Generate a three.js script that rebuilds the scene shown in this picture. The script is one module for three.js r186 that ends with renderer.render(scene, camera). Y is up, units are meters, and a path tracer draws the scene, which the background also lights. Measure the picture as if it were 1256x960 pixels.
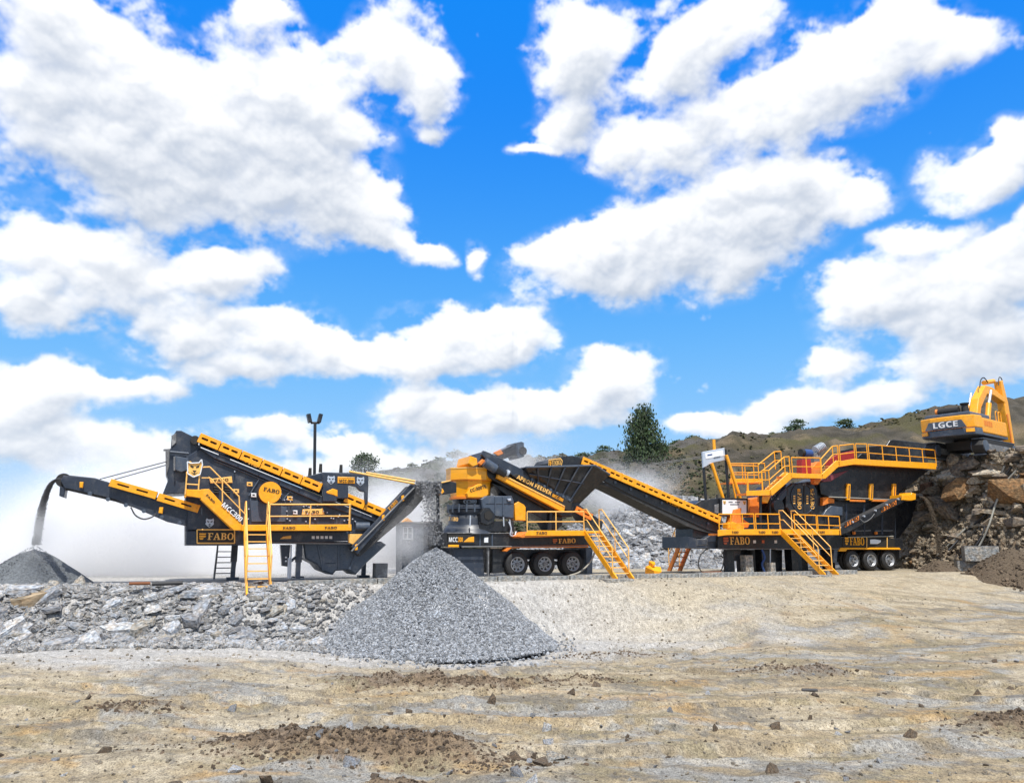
import * as THREE from 'three';
import { mergeGeometries } from 'three/addons/utils/BufferGeometryUtils.js';
import { ConvexGeometry } from 'three/addons/geometries/ConvexGeometry.js';
import { FontLoader } from 'three/addons/loaders/FontLoader.js';

// ---------------------------------------------------------------- camera
const scene = new THREE.Scene();
const EYE = new THREE.Vector3(0, 3.3, 0), TILT = 11.26 * Math.PI / 180, FOCAL = 944;   // focal length in pixels of a 1256 x 960 frame
const camera = new THREE.PerspectiveCamera(2 * Math.atan(480 / FOCAL) * 180 / Math.PI, 1256 / 960, 0.1, 3000);
camera.position.copy(EYE); camera.rotation.x = TILT;

// ---------------------------------------------------------------- seeded noise
function rng(seed) { let s = seed >>> 0; return () => { s = (s + 0x6D2B79F5) | 0; let t = Math.imul(s ^ (s >>> 15), 1 | s); t = (t + Math.imul(t ^ (t >>> 7), 61 | t)) ^ t; return ((t ^ (t >>> 14)) >>> 0) / 4294967296; }; }
const PERM = new Uint8Array(512); { const r = rng(7), p = [...Array(256).keys()]; for (let i = 255; i > 0; i--) { const j = Math.floor(r() * (i + 1)); [p[i], p[j]] = [p[j], p[i]]; } for (let i = 0; i < 512; i++) PERM[i] = p[i & 255]; }
const fade = (t) => t * t * t * (t * (t * 6 - 15) + 10), mix = (a, b, t) => a + (b - a) * t, clamp = (x, a = 0, b = 1) => Math.min(b, Math.max(a, x)), sstep = (a, b, x) => { const t = clamp((x - a) / (b - a)); return t * t * (3 - 2 * t); };
function grad(h, x, y, z) { const u = h & 8 ? y : x, v = (h & 15) < 4 ? y : (h & 13) === 12 ? x : z; return (h & 1 ? -u : u) + (h & 2 ? -v : v); }
function noise(x, y, z = 0) {
  const fx = Math.floor(x), fy = Math.floor(y), fz = Math.floor(z), X = fx & 255, Y = fy & 255, Z = fz & 255; x -= fx; y -= fy; z -= fz;
  const u = fade(x), v = fade(y), w = fade(z), A = PERM[X] + Y, B = PERM[X + 1] + Y, AA = PERM[A] + Z, AB = PERM[A + 1] + Z, BA = PERM[B] + Z, BB = PERM[B + 1] + Z;
  return mix(mix(mix(grad(PERM[AA], x, y, z), grad(PERM[BA], x - 1, y, z), u), mix(grad(PERM[AB], x, y - 1, z), grad(PERM[BB], x - 1, y - 1, z), u), v),
    mix(mix(grad(PERM[AA + 1], x, y, z - 1), grad(PERM[BA + 1], x - 1, y, z - 1), u), mix(grad(PERM[AB + 1], x, y - 1, z - 1), grad(PERM[BB + 1], x - 1, y - 1, z - 1), u), v), w);
}
function fbm(x, y, z, n, gain = 0.5) { let a = 1, s = 0, t = 0; for (let i = 0; i < n; i++) { s += a * noise(x, y, z); t += a; a *= gain; x = x * 2.03 + 11.3; y = y * 2.03 + 5.7; z = z * 2.03 + 3.1; } return s / t; }

// ---------------------------------------------------------------- sky: blue air and fair-weather cumulus, [azimuth, elevation, half width, half height] in degrees
const CUMULUS = [
  [-33.2,32.0,7.2,2.7], [-33.5,27.2,5.6,4.5], [-26.4,27.8,5.9,3.7], [-18.9,31.2,6.3,3.8], [-14.7,27.5,4.9,5.1], [-20.5,24.9,8.6,3.8], [-27.6,23.5,4.6,2.8], [-13.0,24.4,4.0,2.8], [-20.3,36.1,2.7,0.9],
  [-9.9,34.8,3.6,2.8], [-6.9,32.7,2.3,2.6], [-5.8,29.6,1.4,0.5], [-32.4,17.6,5.0,2.9], [-26.5,17.5,5.6,2.4], [-20.9,18.8,3.3,1.6], [-32.9,14.4,3.1,1.4], [-24.1,14.1,5.0,1.8], [-17.6,15.3,4.3,2.1],
  [-14.0,13.8,4.7,1.8], [-19.6,12.2,4.4,1.0], [-3.9,15.0,5.9,2.4], [-1.4,16.0,3.9,2.2], [-7.3,12.7,4.9,1.6], [-29.7,10.2,4.4,1.4], [-32.4,9.4,2.6,1.5], [-25.4,10.8,2.0,0.8], [-1.7,9.1,8.2,1.8],
  [7.0,11.2,3.8,2.5], [8.9,12.4,2.4,1.8], [0.7,9.9,3.7,1.7], [-5.4,9.5,3.7,1.1], [-16.5,7.9,4.5,0.8], [-11.9,7.2,2.3,0.6], [6.3,36.2,3.5,2.2], [5.2,33.5,4.0,2.5], [4.1,29.9,2.8,1.5],
  [1.8,28.6,1.8,0.4], [16.1,35.3,4.7,2.9], [13.7,33.4,3.5,2.0], [15.2,29.1,5.7,2.7], [9.0,28.0,3.9,2.0], [25.9,31.4,5.7,3.2], [21.2,29.7,3.2,1.9], [29.6,32.6,4.1,2.2], [33.4,30.4,2.1,1.3],
  [17.1,23.3,7.7,3.2], [12.7,20.9,8.2,3.2], [5.9,20.2,5.5,2.4], [21.3,24.6,4.1,2.0], [8.8,22.4,3.5,1.8], [26.2,22.7,2.5,1.2], [33.3,23.5,3.0,2.0], [34.8,24.0,1.7,1.8], [35.4,20.2,0.6,0.6],
  [30.1,17.1,6.2,2.9], [26.5,16.0,4.5,2.0], [32.4,14.1,4.5,2.8], [33.6,18.0,2.7,1.4], [28.5,20.1,2.3,0.9], [23.1,12.3,2.1,1.2], [31.2,11.7,4.6,1.9], [16.2,8.2,4.0,1.3], [20.8,9.6,3.0,1.4],
  [26.2,9.6,4.5,1.1], [12.8,8.6,2.3,0.8], [-31.0,6.2,9.0,1.7], [-21.0,5.4,8.0,1.2], [-33.5,8.0,4.0,1.2], [-9.0,6.0,6.0,1.1], [-2.8,20.9,0.9,1.1], [-6.9,21.0,2.0,0.8], [-10.1,22.2,2.4,1.0],
];
{
  const r = rng(31);
  for (let k = 0; k < 190; k++) {   // the same kind of clouds all round
    const el = 7 + 70 * Math.pow(r(), 1.5), az = -180 + 360 * r(), grow = 0.7 + 0.9 * r(), wide = 3.4 * grow * (0.8 + el / 45);
    if (Math.abs(az) < 41 && el < 42) continue;
    for (let j = 0; j < 3; j++) CUMULUS.push([az + (r() - 0.5) * 2 * wide / Math.cos(el * Math.PI / 180), el + (r() - 0.5) * 2.2 * grow, wide * (0.6 + r() * 0.7) / Math.cos(el * Math.PI / 180), wide * (0.35 + 0.3 * r())]);
  }
  const W = 4096, H = 2048, N = 1024, data = new Float32Array(W * H * 4), field = new Float32Array(W * N), D = new Float32Array(W * N), S = new Float32Array(W * N), veil = new Float32Array(W * N), bil = new Float32Array(W * N);
  for (const [az, el, rx, ry] of CUMULUS) {
    const x0 = Math.floor((az - rx * 1.5) / 360 * W), x1 = Math.ceil((az + rx * 1.5) / 360 * W), y0 = Math.max(0, Math.floor((el - ry * 1.5) / 180 * H)), y1 = Math.min(N - 1, Math.ceil((el + ry * 1.5) / 180 * H));
    for (let y = y0; y <= y1; y++) for (let x = x0; x <= x1; x++) {
      const dx = (x / W * 360 - az) / rx / 1.42, dy = (y / H * 180 - el) / ry / 1.42, q = 1 - dx * dx - dy * dy;
      if (q > 0) { const i = y * W + ((x % W) + W) % W; field[i] = 1 - (1 - field[i]) * (1 - q * 0.9); }
    }
  }
  const pick = (A, x, y) => A[Math.min(N - 1, Math.max(0, Math.round(y))) * W + ((Math.round(x) % W) + W) % W];
  for (let y = 0; y < N; y++) {
    const el = (y + 0.5) / H * Math.PI, ce = Math.cos(el), se = Math.sin(el);
    for (let x = 0; x < W; x++) {
      const i = y * W + x; if (Math.max(field[i], pick(field, x + 26, y), pick(field, x - 26, y), pick(field, x, y + 20), pick(field, x, y - 20)) <= 0) continue;
      const az = x / W * 2 * Math.PI, X = ce * Math.sin(az), Z = -ce * Math.cos(az), Y = se * 1.35;
      const wx = fbm(X * 9 + 3, Y * 9, Z * 9, 3) * 30, wy = fbm(X * 9, Y * 9 + 7, Z * 9, 3) * 20, base = pick(field, x + wx / Math.max(ce, 0.3), y + wy);
      let b = 0, a = 0.5, k = 15; for (let o = 0; o < 5; o++) { b += a * Math.abs(noise(X * k + o * 9, Y * k, Z * k)); a *= 0.56; k *= 2.1; }
      const wisp = fbm(X * 17 + 5, Y * 17, Z * 17, 7, 0.64), deep = sstep(0.5, 0.95, base);
      D[i] = Math.max(0, (base - 0.46) * (1.5 + deep * 1.3) + (b * 1.5 - 0.24) * (1 - deep * 0.15) + wisp * 1.5 * (1 - deep * 0.55));
      veil[i] = sstep(0.04, 0.55, base) * clamp(0.16 + wisp * 0.75 + fbm(X * 48, Y * 48, Z * 48, 4, 0.6) * 0.35, 0, 0.6); bil[i] = b;
    }
  }
  { const T = new Float32Array(W * N), R = 9; for (let y = 0; y < N; y++) { let t = 0; for (let x = -R; x < W + R; x++) { t += D[y * W + (x + R + W) % W]; if (x >= R) t -= D[y * W + (x - R) % W]; if (x >= 0 && x < W) T[y * W + x] = t / (2 * R); } } for (let x = 0; x < W; x++) { let t = 0; for (let y = -R; y < N; y++) { if (y + R < N) t += T[(y + R) * W + x]; if (y >= R) t -= T[(y - R) * W + x]; if (y >= 0) S[y * W + x] = t / (2 * R); } } }
  for (let y = 0; y < H; y++) {
    const el = (y + 0.5) / H * 180 - 90, up = Math.max(el, 0);
    const t = sstep(2, 34, up), h = Math.exp(-up / 8.0);
    const air = [mix(mix(0.034, 0.003, t), 0.66, h), mix(mix(0.41, 0.215, t), 0.74, h), mix(mix(0.86, 0.80, t), 0.82, h)];
    for (let x = 0; x < W; x++) {
      // azimuth is measured from -z towards +x; column W / 4 of the texture looks along -z
      const o = (y * W + (x + W / 4) % W) * 4; let r0 = air[0], g0 = air[1], b0 = air[2];
      if (el > 0) {
        const yy = y - N, d = D[Math.min(N - 1, yy) * W + x];
        const thin = veil[Math.min(N - 1, yy) * W + x];
        if (d > 0 || thin > 0) {
          let over = 0; for (let j = 1; j <= 12; j++) over += Math.min(1.6, pick(S, x - j * 0.7, yy + 3 + j * 4.4)) * (1.1 - j * 0.055);
          const here = pick(S, x, yy), edge = clamp((here - pick(S, x, yy + 12)) * 1.6, 0, 1);   // 1 along sunlit tops, which are crisp; bases fray
          const relief = clamp((here - pick(S, x - 5, yy + 9)) * 0.5, -0.12, 0.2) + clamp((d - pick(D, x - 2, yy + 4)) * 0.32, -0.16, 0.16) + clamp((pick(bil, x, yy) - pick(bil, x - 4, yy + 8)) * 0.9, -0.14, 0.14);
          const lit = clamp(Math.exp(-Math.max(0, over - 2.4) * 0.105) + relief, 0, 1.06), body = mix(1 - Math.exp(-d * d * 2.0 - d * 0.9), sstep(0, 0.42, d), edge), a = 1 - (1 - body) * (1 - thin * 0.8), far = Math.exp(-up / 8) * 0.4;
          r0 = mix(r0, mix(mix(0.47, 0.97, lit), 0.68, far), a); g0 = mix(g0, mix(mix(0.53, 0.975, lit), 0.75, far), a); b0 = mix(b0, mix(mix(0.63, 0.985, lit), 0.83, far), a);
        }
      }
      data[o] = r0; data[o + 1] = g0; data[o + 2] = b0; data[o + 3] = 1;
    }
  }
  const sky = new THREE.DataTexture(data, W, H, THREE.RGBAFormat, THREE.FloatType);
  sky.mapping = THREE.EquirectangularReflectionMapping; sky.magFilter = THREE.LinearFilter; sky.minFilter = THREE.LinearFilter; sky.needsUpdate = true;
  scene.background = sky; scene.environment = sky;
}
const sun = new THREE.DirectionalLight(new THREE.Color(1.0, 0.96, 0.89), 4.8);
sun.position.set(8, 74, 4); sun.target.position.set(0, 0, -34);
sun.castShadow = true; sun.shadow.mapSize.set(4096, 4096); Object.assign(sun.shadow.camera, { left: -45, right: 45, top: 40, bottom: -40, near: 1, far: 220 });
scene.add(sun, sun.target);
const renderer = new THREE.WebGLRenderer({ antialias: true });
renderer.setSize(1024, 782); renderer.toneMapping = THREE.LinearToneMapping; renderer.toneMappingExposure = 1.18; renderer.shadowMap.enabled = true;

// ---------------------------------------------------------------- lines of sight and the row of machines
const V = (x, y, z) => new THREE.Vector3(x, y, z);
function sight(px, py) { const x = (px - 628) / FOCAL, y = (480 - py) / FOCAL, c = Math.cos(TILT), s = Math.sin(TILT); return V(x, y * c + s, y * s - c); }
const atDepth = (px, py, z) => { const d = sight(px, py); return d.multiplyScalar(z / -d.z).add(EYE); };   // the point z metres ahead
const atHeight = (px, py, h) => { const d = sight(px, py); return d.multiplyScalar((h - EYE.y) / d.y).add(EYE); };
// the machines stand in one straight row that recedes to the right; u runs along the row, w out of it towards the camera's side
const YAW = 24 * Math.PI / 180, ROW = atDepth(669, 707, 34), U = V(Math.cos(YAW), 0, -Math.sin(YAW)), Wd = V(Math.sin(YAW), 0, Math.cos(YAW)), PAD = ROW.y;
const rowPoint = (u, h, w) => V(ROW.x + U.x * u + Wd.x * w, PAD + h, ROW.z + U.z * u + Wd.z * w);
function inRow(px, py, w) { const d = sight(px, py), t = (ROW.clone().sub(EYE).dot(Wd) + w) / d.dot(Wd), p = d.multiplyScalar(t).add(EYE).sub(ROW); return V(p.dot(U), p.y, w); }

// ---------------------------------------------------------------- textures and materials
function canvasMap(size, draw, repeat = 1, srgb = true) { const d = new Uint8Array(size * size * 4); for (let y = 0; y < size; y++) for (let x = 0; x < size; x++) { const c = draw(x / size, y / size), i = (y * size + x) * 4; d[i] = clamp(c[0]) * 255; d[i + 1] = clamp(c[1]) * 255; d[i + 2] = clamp(c[2]) * 255; d[i + 3] = 255; }
  const t = new THREE.DataTexture(d, size, size); t.wrapS = t.wrapT = THREE.RepeatWrapping; t.magFilter = THREE.LinearFilter; t.minFilter = THREE.LinearMipmapLinearFilter; t.generateMipmaps = true; if (srgb) t.colorSpace = THREE.SRGBColorSpace; t.repeat.set(repeat, repeat); t.needsUpdate = true; return t; }
// tiling noise: the lattice wraps round
const lattice = (x, y, period, off) => { const fx = Math.floor(x), fy = Math.floor(y), u = fade(x - fx), v = fade(y - fy), g = (i, j) => { const a = PERM[(((fx + i) % period + period) % period + off * 17) & 255], h = PERM[a + (((fy + j) % period + period) % period & 255)] / 256 * 6.28318; return Math.cos(h) * (x - fx - i) + Math.sin(h) * (y - fy - j); }; return mix(mix(g(0, 0), g(1, 0), u), mix(g(0, 1), g(1, 1), u), v) * 1.4; };
const tile = (x, y, k, n, off = 0) => { let a = 1, s = 0, t = 0; for (let i = 0; i < n; i++) { s += a * lattice(x * k, y * k, k, off + i); t += a; a *= 0.55; k *= 2; } return s / t; };
// paint under stone dust: powder in patches and specks, chips and scratches
const tone = (v) => Math.pow(clamp(v), 1 / 2.2), paintMap = (rgb, powder, much, off) => canvasMap(512, (x, y) => { const cloudy = sstep(-0.02, 0.45, tile(x, y, 5, 6, off)), fine = sstep(0.05, 0.5, tile(x, y, 48, 4, off + 3)), speck = tile(x, y, 90, 2, off + 5) > 0.40 ? 0.55 : 0, k = clamp(cloudy * (0.35 + fine * 0.65) * much + speck * much * 0.9), chip = tile(x, y, 40, 3, off + 8) > 0.43 || Math.abs(lattice(x * 5 + y * 3, y * 46 + x * 9, 999, off)) < 0.004 ? 0.45 : 1, sh = 1 + tile(x, y, 14, 4, off + 1) * 0.22; return rgb.map((c, q) => tone(mix(c * sh * chip, powder[q], k))); }, 0.45);
const dustMap = canvasMap(512, (x, y) => { const speck = tile(x, y, 96, 2, 4) > 0.40 ? 0.30 : 0, patch = sstep(0.02, 0.42, tile(x, y, 6, 6, 1)) * 0.20, grain = tile(x, y, 60, 3, 9) * 0.16, v = 0.50 + patch + speck + grain; return [v * 1.0, v * 0.99, v * 0.97]; }, 0.45);
const wearMap = canvasMap(512, (x, y) => { const v = 0.97 + tile(x, y, 26, 4, 5) * 0.12 - (tile(x, y, 44, 3, 7) > 0.40 ? 0.3 : 0); return [v, v, v]; }, 0.45);
const POWDERED = [0.42, 0.40, 0.36];
const roughMap = canvasMap(512, (x, y) => { const v = 0.72 + tile(x, y, 14, 5, 3) * 0.55; return [v, v, v]; }, 0.7, false);
const rockMap = canvasMap(512, (x, y) => { const v = 0.80 + tile(x, y, 10, 6, 5) * 0.5, w = tile(x, y, 5, 4, 8) * 0.14; return [v + w, v + w * 0.3, v - w * 0.5]; }, 0.8);
const rockBump = canvasMap(512, (x, y) => { const v = 0.5 + tile(x, y, 16, 6, 6) * 0.9; return [v, v, v]; }, 0.8, false);
const lin = (r, g, b) => new THREE.Color().setRGB(r, g, b);
const mat = (r, g, b, rough, o = {}) => new THREE.MeshStandardMaterial({ color: lin(r, g, b), roughness: rough, side: THREE.DoubleSide, ...o });
const M = {
  yellow: mat(1, 1, 1, 0.55, { map: paintMap([0.88, 0.375, 0.004], [0.62, 0.42, 0.16], 0.42, 2), roughnessMap: roughMap }), orange: mat(1, 1, 1, 0.6, { map: paintMap([0.72, 0.20, 0.012], [0.5, 0.34, 0.2], 0.4, 6) }), pale: mat(1, 1, 1, 0.55, { map: paintMap([0.88, 0.50, 0.12], [0.6, 0.5, 0.36], 0.4, 4) }),
  navy: mat(1, 1, 1, 0.55, { map: paintMap([0.020, 0.029, 0.048], POWDERED, 0.26, 1), roughnessMap: roughMap }), black: mat(1, 1, 1, 0.5, { map: paintMap([0.010, 0.0115, 0.015], POWDERED, 0.15, 7), roughnessMap: roughMap }), slate: mat(1, 1, 1, 0.5, { map: paintMap([0.055, 0.075, 0.108], POWDERED, 0.32, 9), roughnessMap: roughMap }),
  grey: mat(0.58, 0.60, 0.64, 0.6, { map: dustMap }), steel: mat(0.44, 0.45, 0.47, 0.45, { metalness: 0.35, map: wearMap }), rubber: mat(0.075, 0.075, 0.08, 0.7, { map: dustMap }), belt: mat(0.15, 0.155, 0.165, 0.8, { map: dustMap }), white: mat(0.72, 0.74, 0.76, 0.5), silver: mat(0.50, 0.55, 0.62, 0.35, { metalness: 0.3 }),
  red: mat(0.36, 0.022, 0.02, 0.6, { map: wearMap }), maroon: mat(0.20, 0.045, 0.06, 0.6, { map: wearMap }), blue: mat(0.02, 0.06, 0.20, 0.5), brown: mat(0.10, 0.05, 0.025, 0.7), ink: mat(0.02, 0.018, 0.015, 0.6), glass: mat(0.25, 0.30, 0.36, 0.08, { metalness: 0.2 }),
  concrete: mat(0.46, 0.44, 0.40, 0.9, { map: rockMap, bumpMap: rockBump, bumpScale: 0.02 }), rust: mat(0.20, 0.075, 0.03, 0.85), cable: mat(0.03, 0.03, 0.032, 0.6), hose: mat(0.30, 0.29, 0.25, 0.6),
};

// ---------------------------------------------------------------- building blocks
const taken = new Map();
function numbered(name) { const n = taken.get(name) ?? 0; taken.set(name, n + 1); return n ? `${name}_${String(n).padStart(3, '0')}` : name; }
function thing(name, label, category, group, pos) { const g = new THREE.Group(); g.name = numbered(name); g.userData = { label, category }; if (group) g.userData.group = group; if (pos) g.position.copy(pos); scene.add(g); return g; }
function tag(o, label, category, group) { o.userData.label = label; o.userData.category = category; if (group) o.userData.group = group; return o; }
function put(parent, name, geo, m) { const o = new THREE.Mesh(geo, m); o.name = parent === scene ? numbered(name) : name; parent.add(o); return o; }
function sub(parent, name) { const g = new THREE.Group(); g.name = name; parent.add(g); return g; }
function boxGeo(a, b, c) { const g = new THREE.BoxGeometry(a, b, c), p = g.attributes.position, n = g.attributes.normal, uv = g.attributes.uv; for (let i = 0; i < p.count; i++) { const X = p.getX(i), Y = p.getY(i), Z = p.getZ(i); if (Math.abs(n.getX(i)) > 0.5) uv.setXY(i, Z, Y); else if (Math.abs(n.getY(i)) > 0.5) uv.setXY(i, X, Z); else uv.setXY(i, X, Y); } return g; }
function block(parent, name, cx, cy, cz, a, b, c, m, turn) { const o = put(parent, name, boxGeo(a, b, c), m); o.position.set(cx, cy, cz); if (turn) o.rotation.set(...turn); return o; }
function barGeo(a, b, r, seg = 7) { const d = b.clone().sub(a), L = d.length(), g = new THREE.CylinderGeometry(r, r, L, seg); g.applyQuaternion(new THREE.Quaternion().setFromUnitVectors(V(0, 1, 0), d.normalize())); g.translate((a.x + b.x) / 2, (a.y + b.y) / 2, (a.z + b.z) / 2); return g; }
function bar(parent, name, a, b, r, m, seg) { return put(parent, name, barGeo(a, b, r, seg), m); }
function tube(parent, name, pts, r, m, seg = 24, radial = 6) { return put(parent, name, new THREE.TubeGeometry(new THREE.CatmullRomCurve3(pts), seg, r, radial), m); }
function drum(parent, name, c, r0, r1, len, axis, m, seg = 24) { const g = new THREE.CylinderGeometry(r0, r1, len, seg); if (axis === 'x') g.rotateZ(-Math.PI / 2); if (axis === 'z') g.rotateX(Math.PI / 2); const o = put(parent, name, g, m); o.position.copy(c); return o; }
function shapeOf(pts) { const s = new THREE.Shape(); pts.forEach((p, i) => (i ? s.lineTo(p.x, p.y) : s.moveTo(p.x, p.y))); s.closePath(); return s; }
function slab(parent, name, shape, front, depth, m, bevel = 0.02) { const b = Math.min(bevel, depth * 0.3), g = new THREE.ExtrudeGeometry(shape, { depth: depth - 2 * b, bevelEnabled: true, bevelSize: b, bevelOffset: -b, bevelThickness: b, bevelSegments: 1, curveSegments: 10 }); g.translate(0, 0, front - depth + b); return put(parent, name, g, m); }
const serif = await new FontLoader().loadAsync('fonts/droid/droid_serif_bold.typeface.json'), sans = await new FontLoader().loadAsync('fonts/droid/droid_sans_bold.typeface.json');

class Rig {   // a machine in the row: local x along the row, y up from the pad, z out towards the camera's side
  constructor(name, label, category, px) { this.u0 = inRow(px, 700, 0).x; this.g = thing(name, label, category, null, rowPoint(this.u0, 0, 0)); this.g.rotation.y = YAW; }
  h(px, py, w = 0) { const p = inRow(px, py, w); p.x -= this.u0; return p; }
  pts(list, w) { const out = []; for (let i = 0; i < list.length; i += 2) out.push(this.h(list[i], list[i + 1], w)); return out; }
  plate(parent, name, m, front, depth, list, bevel) { return slab(parent, name, shapeOf(this.pts(list, front)), front, depth, m, bevel); }
  bar(parent, name, a, b, r, m, w = 0, w2 = w) { return bar(parent, name, this.h(a[0], a[1], w), this.h(b[0], b[1], w2), r, m); }
  text(parent, str, a, b, tall, w, m, font = serif, depth = 0.015) {   // lettering along the line a-b, tall in pixels
    const A = this.h(a[0], a[1], w), B = this.h(b[0], b[1], w), L = A.distanceTo(B), hgt = tall * A.distanceTo(this.h(a[0] + 1, a[1], w));
    const g = new THREE.ExtrudeGeometry(font.generateShapes(str, 1), { depth: depth, bevelEnabled: false, curveSegments: 3 }); g.computeBoundingBox(); const bb = g.boundingBox;
    g.translate(-bb.min.x, -bb.min.y, 0); g.scale(L / (bb.max.x - bb.min.x), hgt / (bb.max.y - bb.min.y), 1); g.rotateZ(Math.atan2(B.y - A.y, B.x - A.x)); g.translate(A.x, A.y, w); return put(parent, 'lettering', g, m);
  }
  logo(parent, a, b, tall, w, m, stripes = M.yellow) {   // a crest of three stripes and the four letters beside it
    const A = this.h(a[0], a[1], w), B = this.h(b[0], b[1], w), d = B.clone().sub(A), L = d.length(), ang = Math.atan2(d.y, d.x), hgt = tall * A.distanceTo(this.h(a[0] + 1, a[1], w)), cut = (t) => [mix(a[0], b[0], t), mix(a[1], b[1], t)];
    const gs = [0, 1, 2].map((k) => { const wide = L * (k ? 0.17 : 0.15) * (k === 0 ? 0.7 : 1), s = new THREE.Shape(); const y0 = hgt * (0.04 + k * 0.34); s.moveTo(L * 0.01 + (k === 0 ? L * 0.03 : 0), y0); s.lineTo(L * 0.01 + wide, y0); s.lineTo(L * 0.03 + wide, y0 + hgt * 0.24); s.lineTo(0, y0 + hgt * 0.24); s.closePath(); return new THREE.ExtrudeGeometry(s, { depth: 0.015, bevelEnabled: false }); });
    const g = mergeGeometries(gs); g.rotateZ(ang); g.translate(A.x, A.y, w); put(parent, 'crest', g, stripes); this.text(parent, 'FABO', cut(0.25), b, tall, w, m);
  }
  guards(parent, a, b, tall, n, w, m = M.yellow) {   // a run of alike side guards, each a plate with two slots and a folded end
    const A = this.h(a[0], a[1], w), B = this.h(b[0], b[1], w), L = A.distanceTo(B) / n, H = tall * A.distanceTo(this.h(a[0] + 1, a[1], w)), s = new THREE.Shape(); s.moveTo(0.01, 0); s.lineTo(L - 0.015, 0); s.lineTo(L - 0.015, -H); s.lineTo(0.01, -H); s.closePath();
    for (const k of [0.28, 0.68]) { const q = new THREE.Path(), c = L * k, e = L * 0.105, t = H * 0.115, y = -H * 0.46; q.moveTo(c - e, y - t); q.absarc(c + e, y, t, -Math.PI / 2, Math.PI / 2); q.lineTo(c - e, y + t); q.absarc(c - e, y, t, Math.PI / 2, Math.PI * 1.5); s.holes.push(q); }
    const g0 = new THREE.ExtrudeGeometry(s, { depth: 0.05, bevelEnabled: true, bevelSize: 0.008, bevelOffset: -0.008, bevelThickness: 0.008, bevelSegments: 1, curveSegments: 4 }), f = boxGeo(0.05, H * 1.02, 0.09); f.translate(L - 0.05, -H / 2, 0.05);
    const g = mergeGeometries([g0, f.toNonIndexed()]), ang = Math.atan2(B.y - A.y, B.x - A.x);
    const bk = boxGeo(L * n, H * 0.7, 0.03); bk.translate(L * n / 2, -H * 0.5, -0.05); bk.rotateZ(ang); bk.translate(A.x, A.y, w); put(parent, 'guard_backing', bk, M.ink);
    for (let i = 0; i < n; i++) { const o = put(parent, 'guard_panel', g, m); o.position.set(mix(A.x, B.x, i / n), mix(A.y, B.y, i / n), w); o.rotation.z = ang; }
  }
  railing(parent, pts, tall = 0.95, m = M.yellow, spacing = 1.05) {   // pts: the top rail as points; posts stand under it
    const g = sub(parent, 'railing'), down = V(0, -tall, 0); const top = [], mid = [];
    for (let i = 0; i + 1 < pts.length; i++) {
      const a = pts[i], b = pts[i + 1]; top.push(barGeo(a, b, 0.031)); mid.push(barGeo(a.clone().addScaledVector(down, 0.5), b.clone().addScaledVector(down, 0.5), 0.024));
      const flat = Math.hypot(b.x - a.x, b.z - a.z), k = Math.max(1, Math.round(flat / spacing)); if (flat < 0.12) continue;
      for (let j = i ? 1 : 0; j <= k; j++) { const p = a.clone().lerp(b, j / k); put(g, 'post', barGeo(p.clone().add(down), p, 0.026), m); }
    }
    put(g, 'top_rail', mergeGeometries(top), m); put(g, 'middle_rail', mergeGeometries(mid), m); return g;
  }
  stairs(parent, { x, wide, top, bottom, z, run, n, m = M.yellow, rails = true, skirt = 0.29 }) {   // a flight along z, from (z, top) to (z + run, bottom)
    const g = sub(parent, 'staircase'), rise = (top - bottom), dir = Math.sign(run);
    for (const s of [0, 1]) {
      const sh = new THREE.Shape(); sh.moveTo(0, 0.05); sh.lineTo(Math.abs(run), -rise + 0.05); sh.lineTo(Math.abs(run), -rise); sh.lineTo(Math.abs(run) - skirt * 1.1, -rise); sh.lineTo(0, -skirt * 1.05); sh.closePath();
      const geo = new THREE.ExtrudeGeometry(sh, { depth: 0.05, bevelEnabled: true, bevelSize: 0.006, bevelOffset: -0.006, bevelThickness: 0.006, bevelSegments: 1 }); geo.rotateY(-Math.PI / 2 * dir); geo.translate(x + (s ? wide : 0) + (dir > 0 ? 0.05 : 0), top, z); put(g, 'stringer', geo, m);
    }
    const tg = boxGeo(wide - 0.07, 0.035, 0.24); for (let i = 1; i < n; i++) { const o = put(g, 'tread', tg, m === M.yellow ? M.pale : m); o.position.set(x + wide / 2, top - rise * i / n, z + run * (i - 0.35) / n); }
    if (rails) for (const s of [0, 1]) {
      const X = x + (s ? wide : 0), a = V(X, top + 0.92, z - 0.05 * dir), b = V(X, top + 0.92, z + run * 0.08), c = V(X, bottom + 0.95 + rise * 0.14, z + run * 0.88), d = V(X, bottom + rise * 0.14, z + run * 0.88), low = V(0, -0.45, 0);
      put(g, 'handrail', mergeGeometries([barGeo(V(X, top, a.z), a, 0.025), barGeo(a, b, 0.025), barGeo(b, c, 0.025), barGeo(c, d, 0.025)]), M.pale);
      put(g, 'knee_rail', mergeGeometries([barGeo(a.clone().add(low), b.clone().add(low), 0.02), barGeo(b.clone().add(low), c.clone().add(low), 0.02)]), M.pale);
      put(g, 'baluster', barGeo(b.clone().lerp(c, 0.5), b.clone().lerp(c, 0.5).add(V(0, -0.95, 0)), 0.02), M.pale);
    }
    return g;
  }
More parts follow.
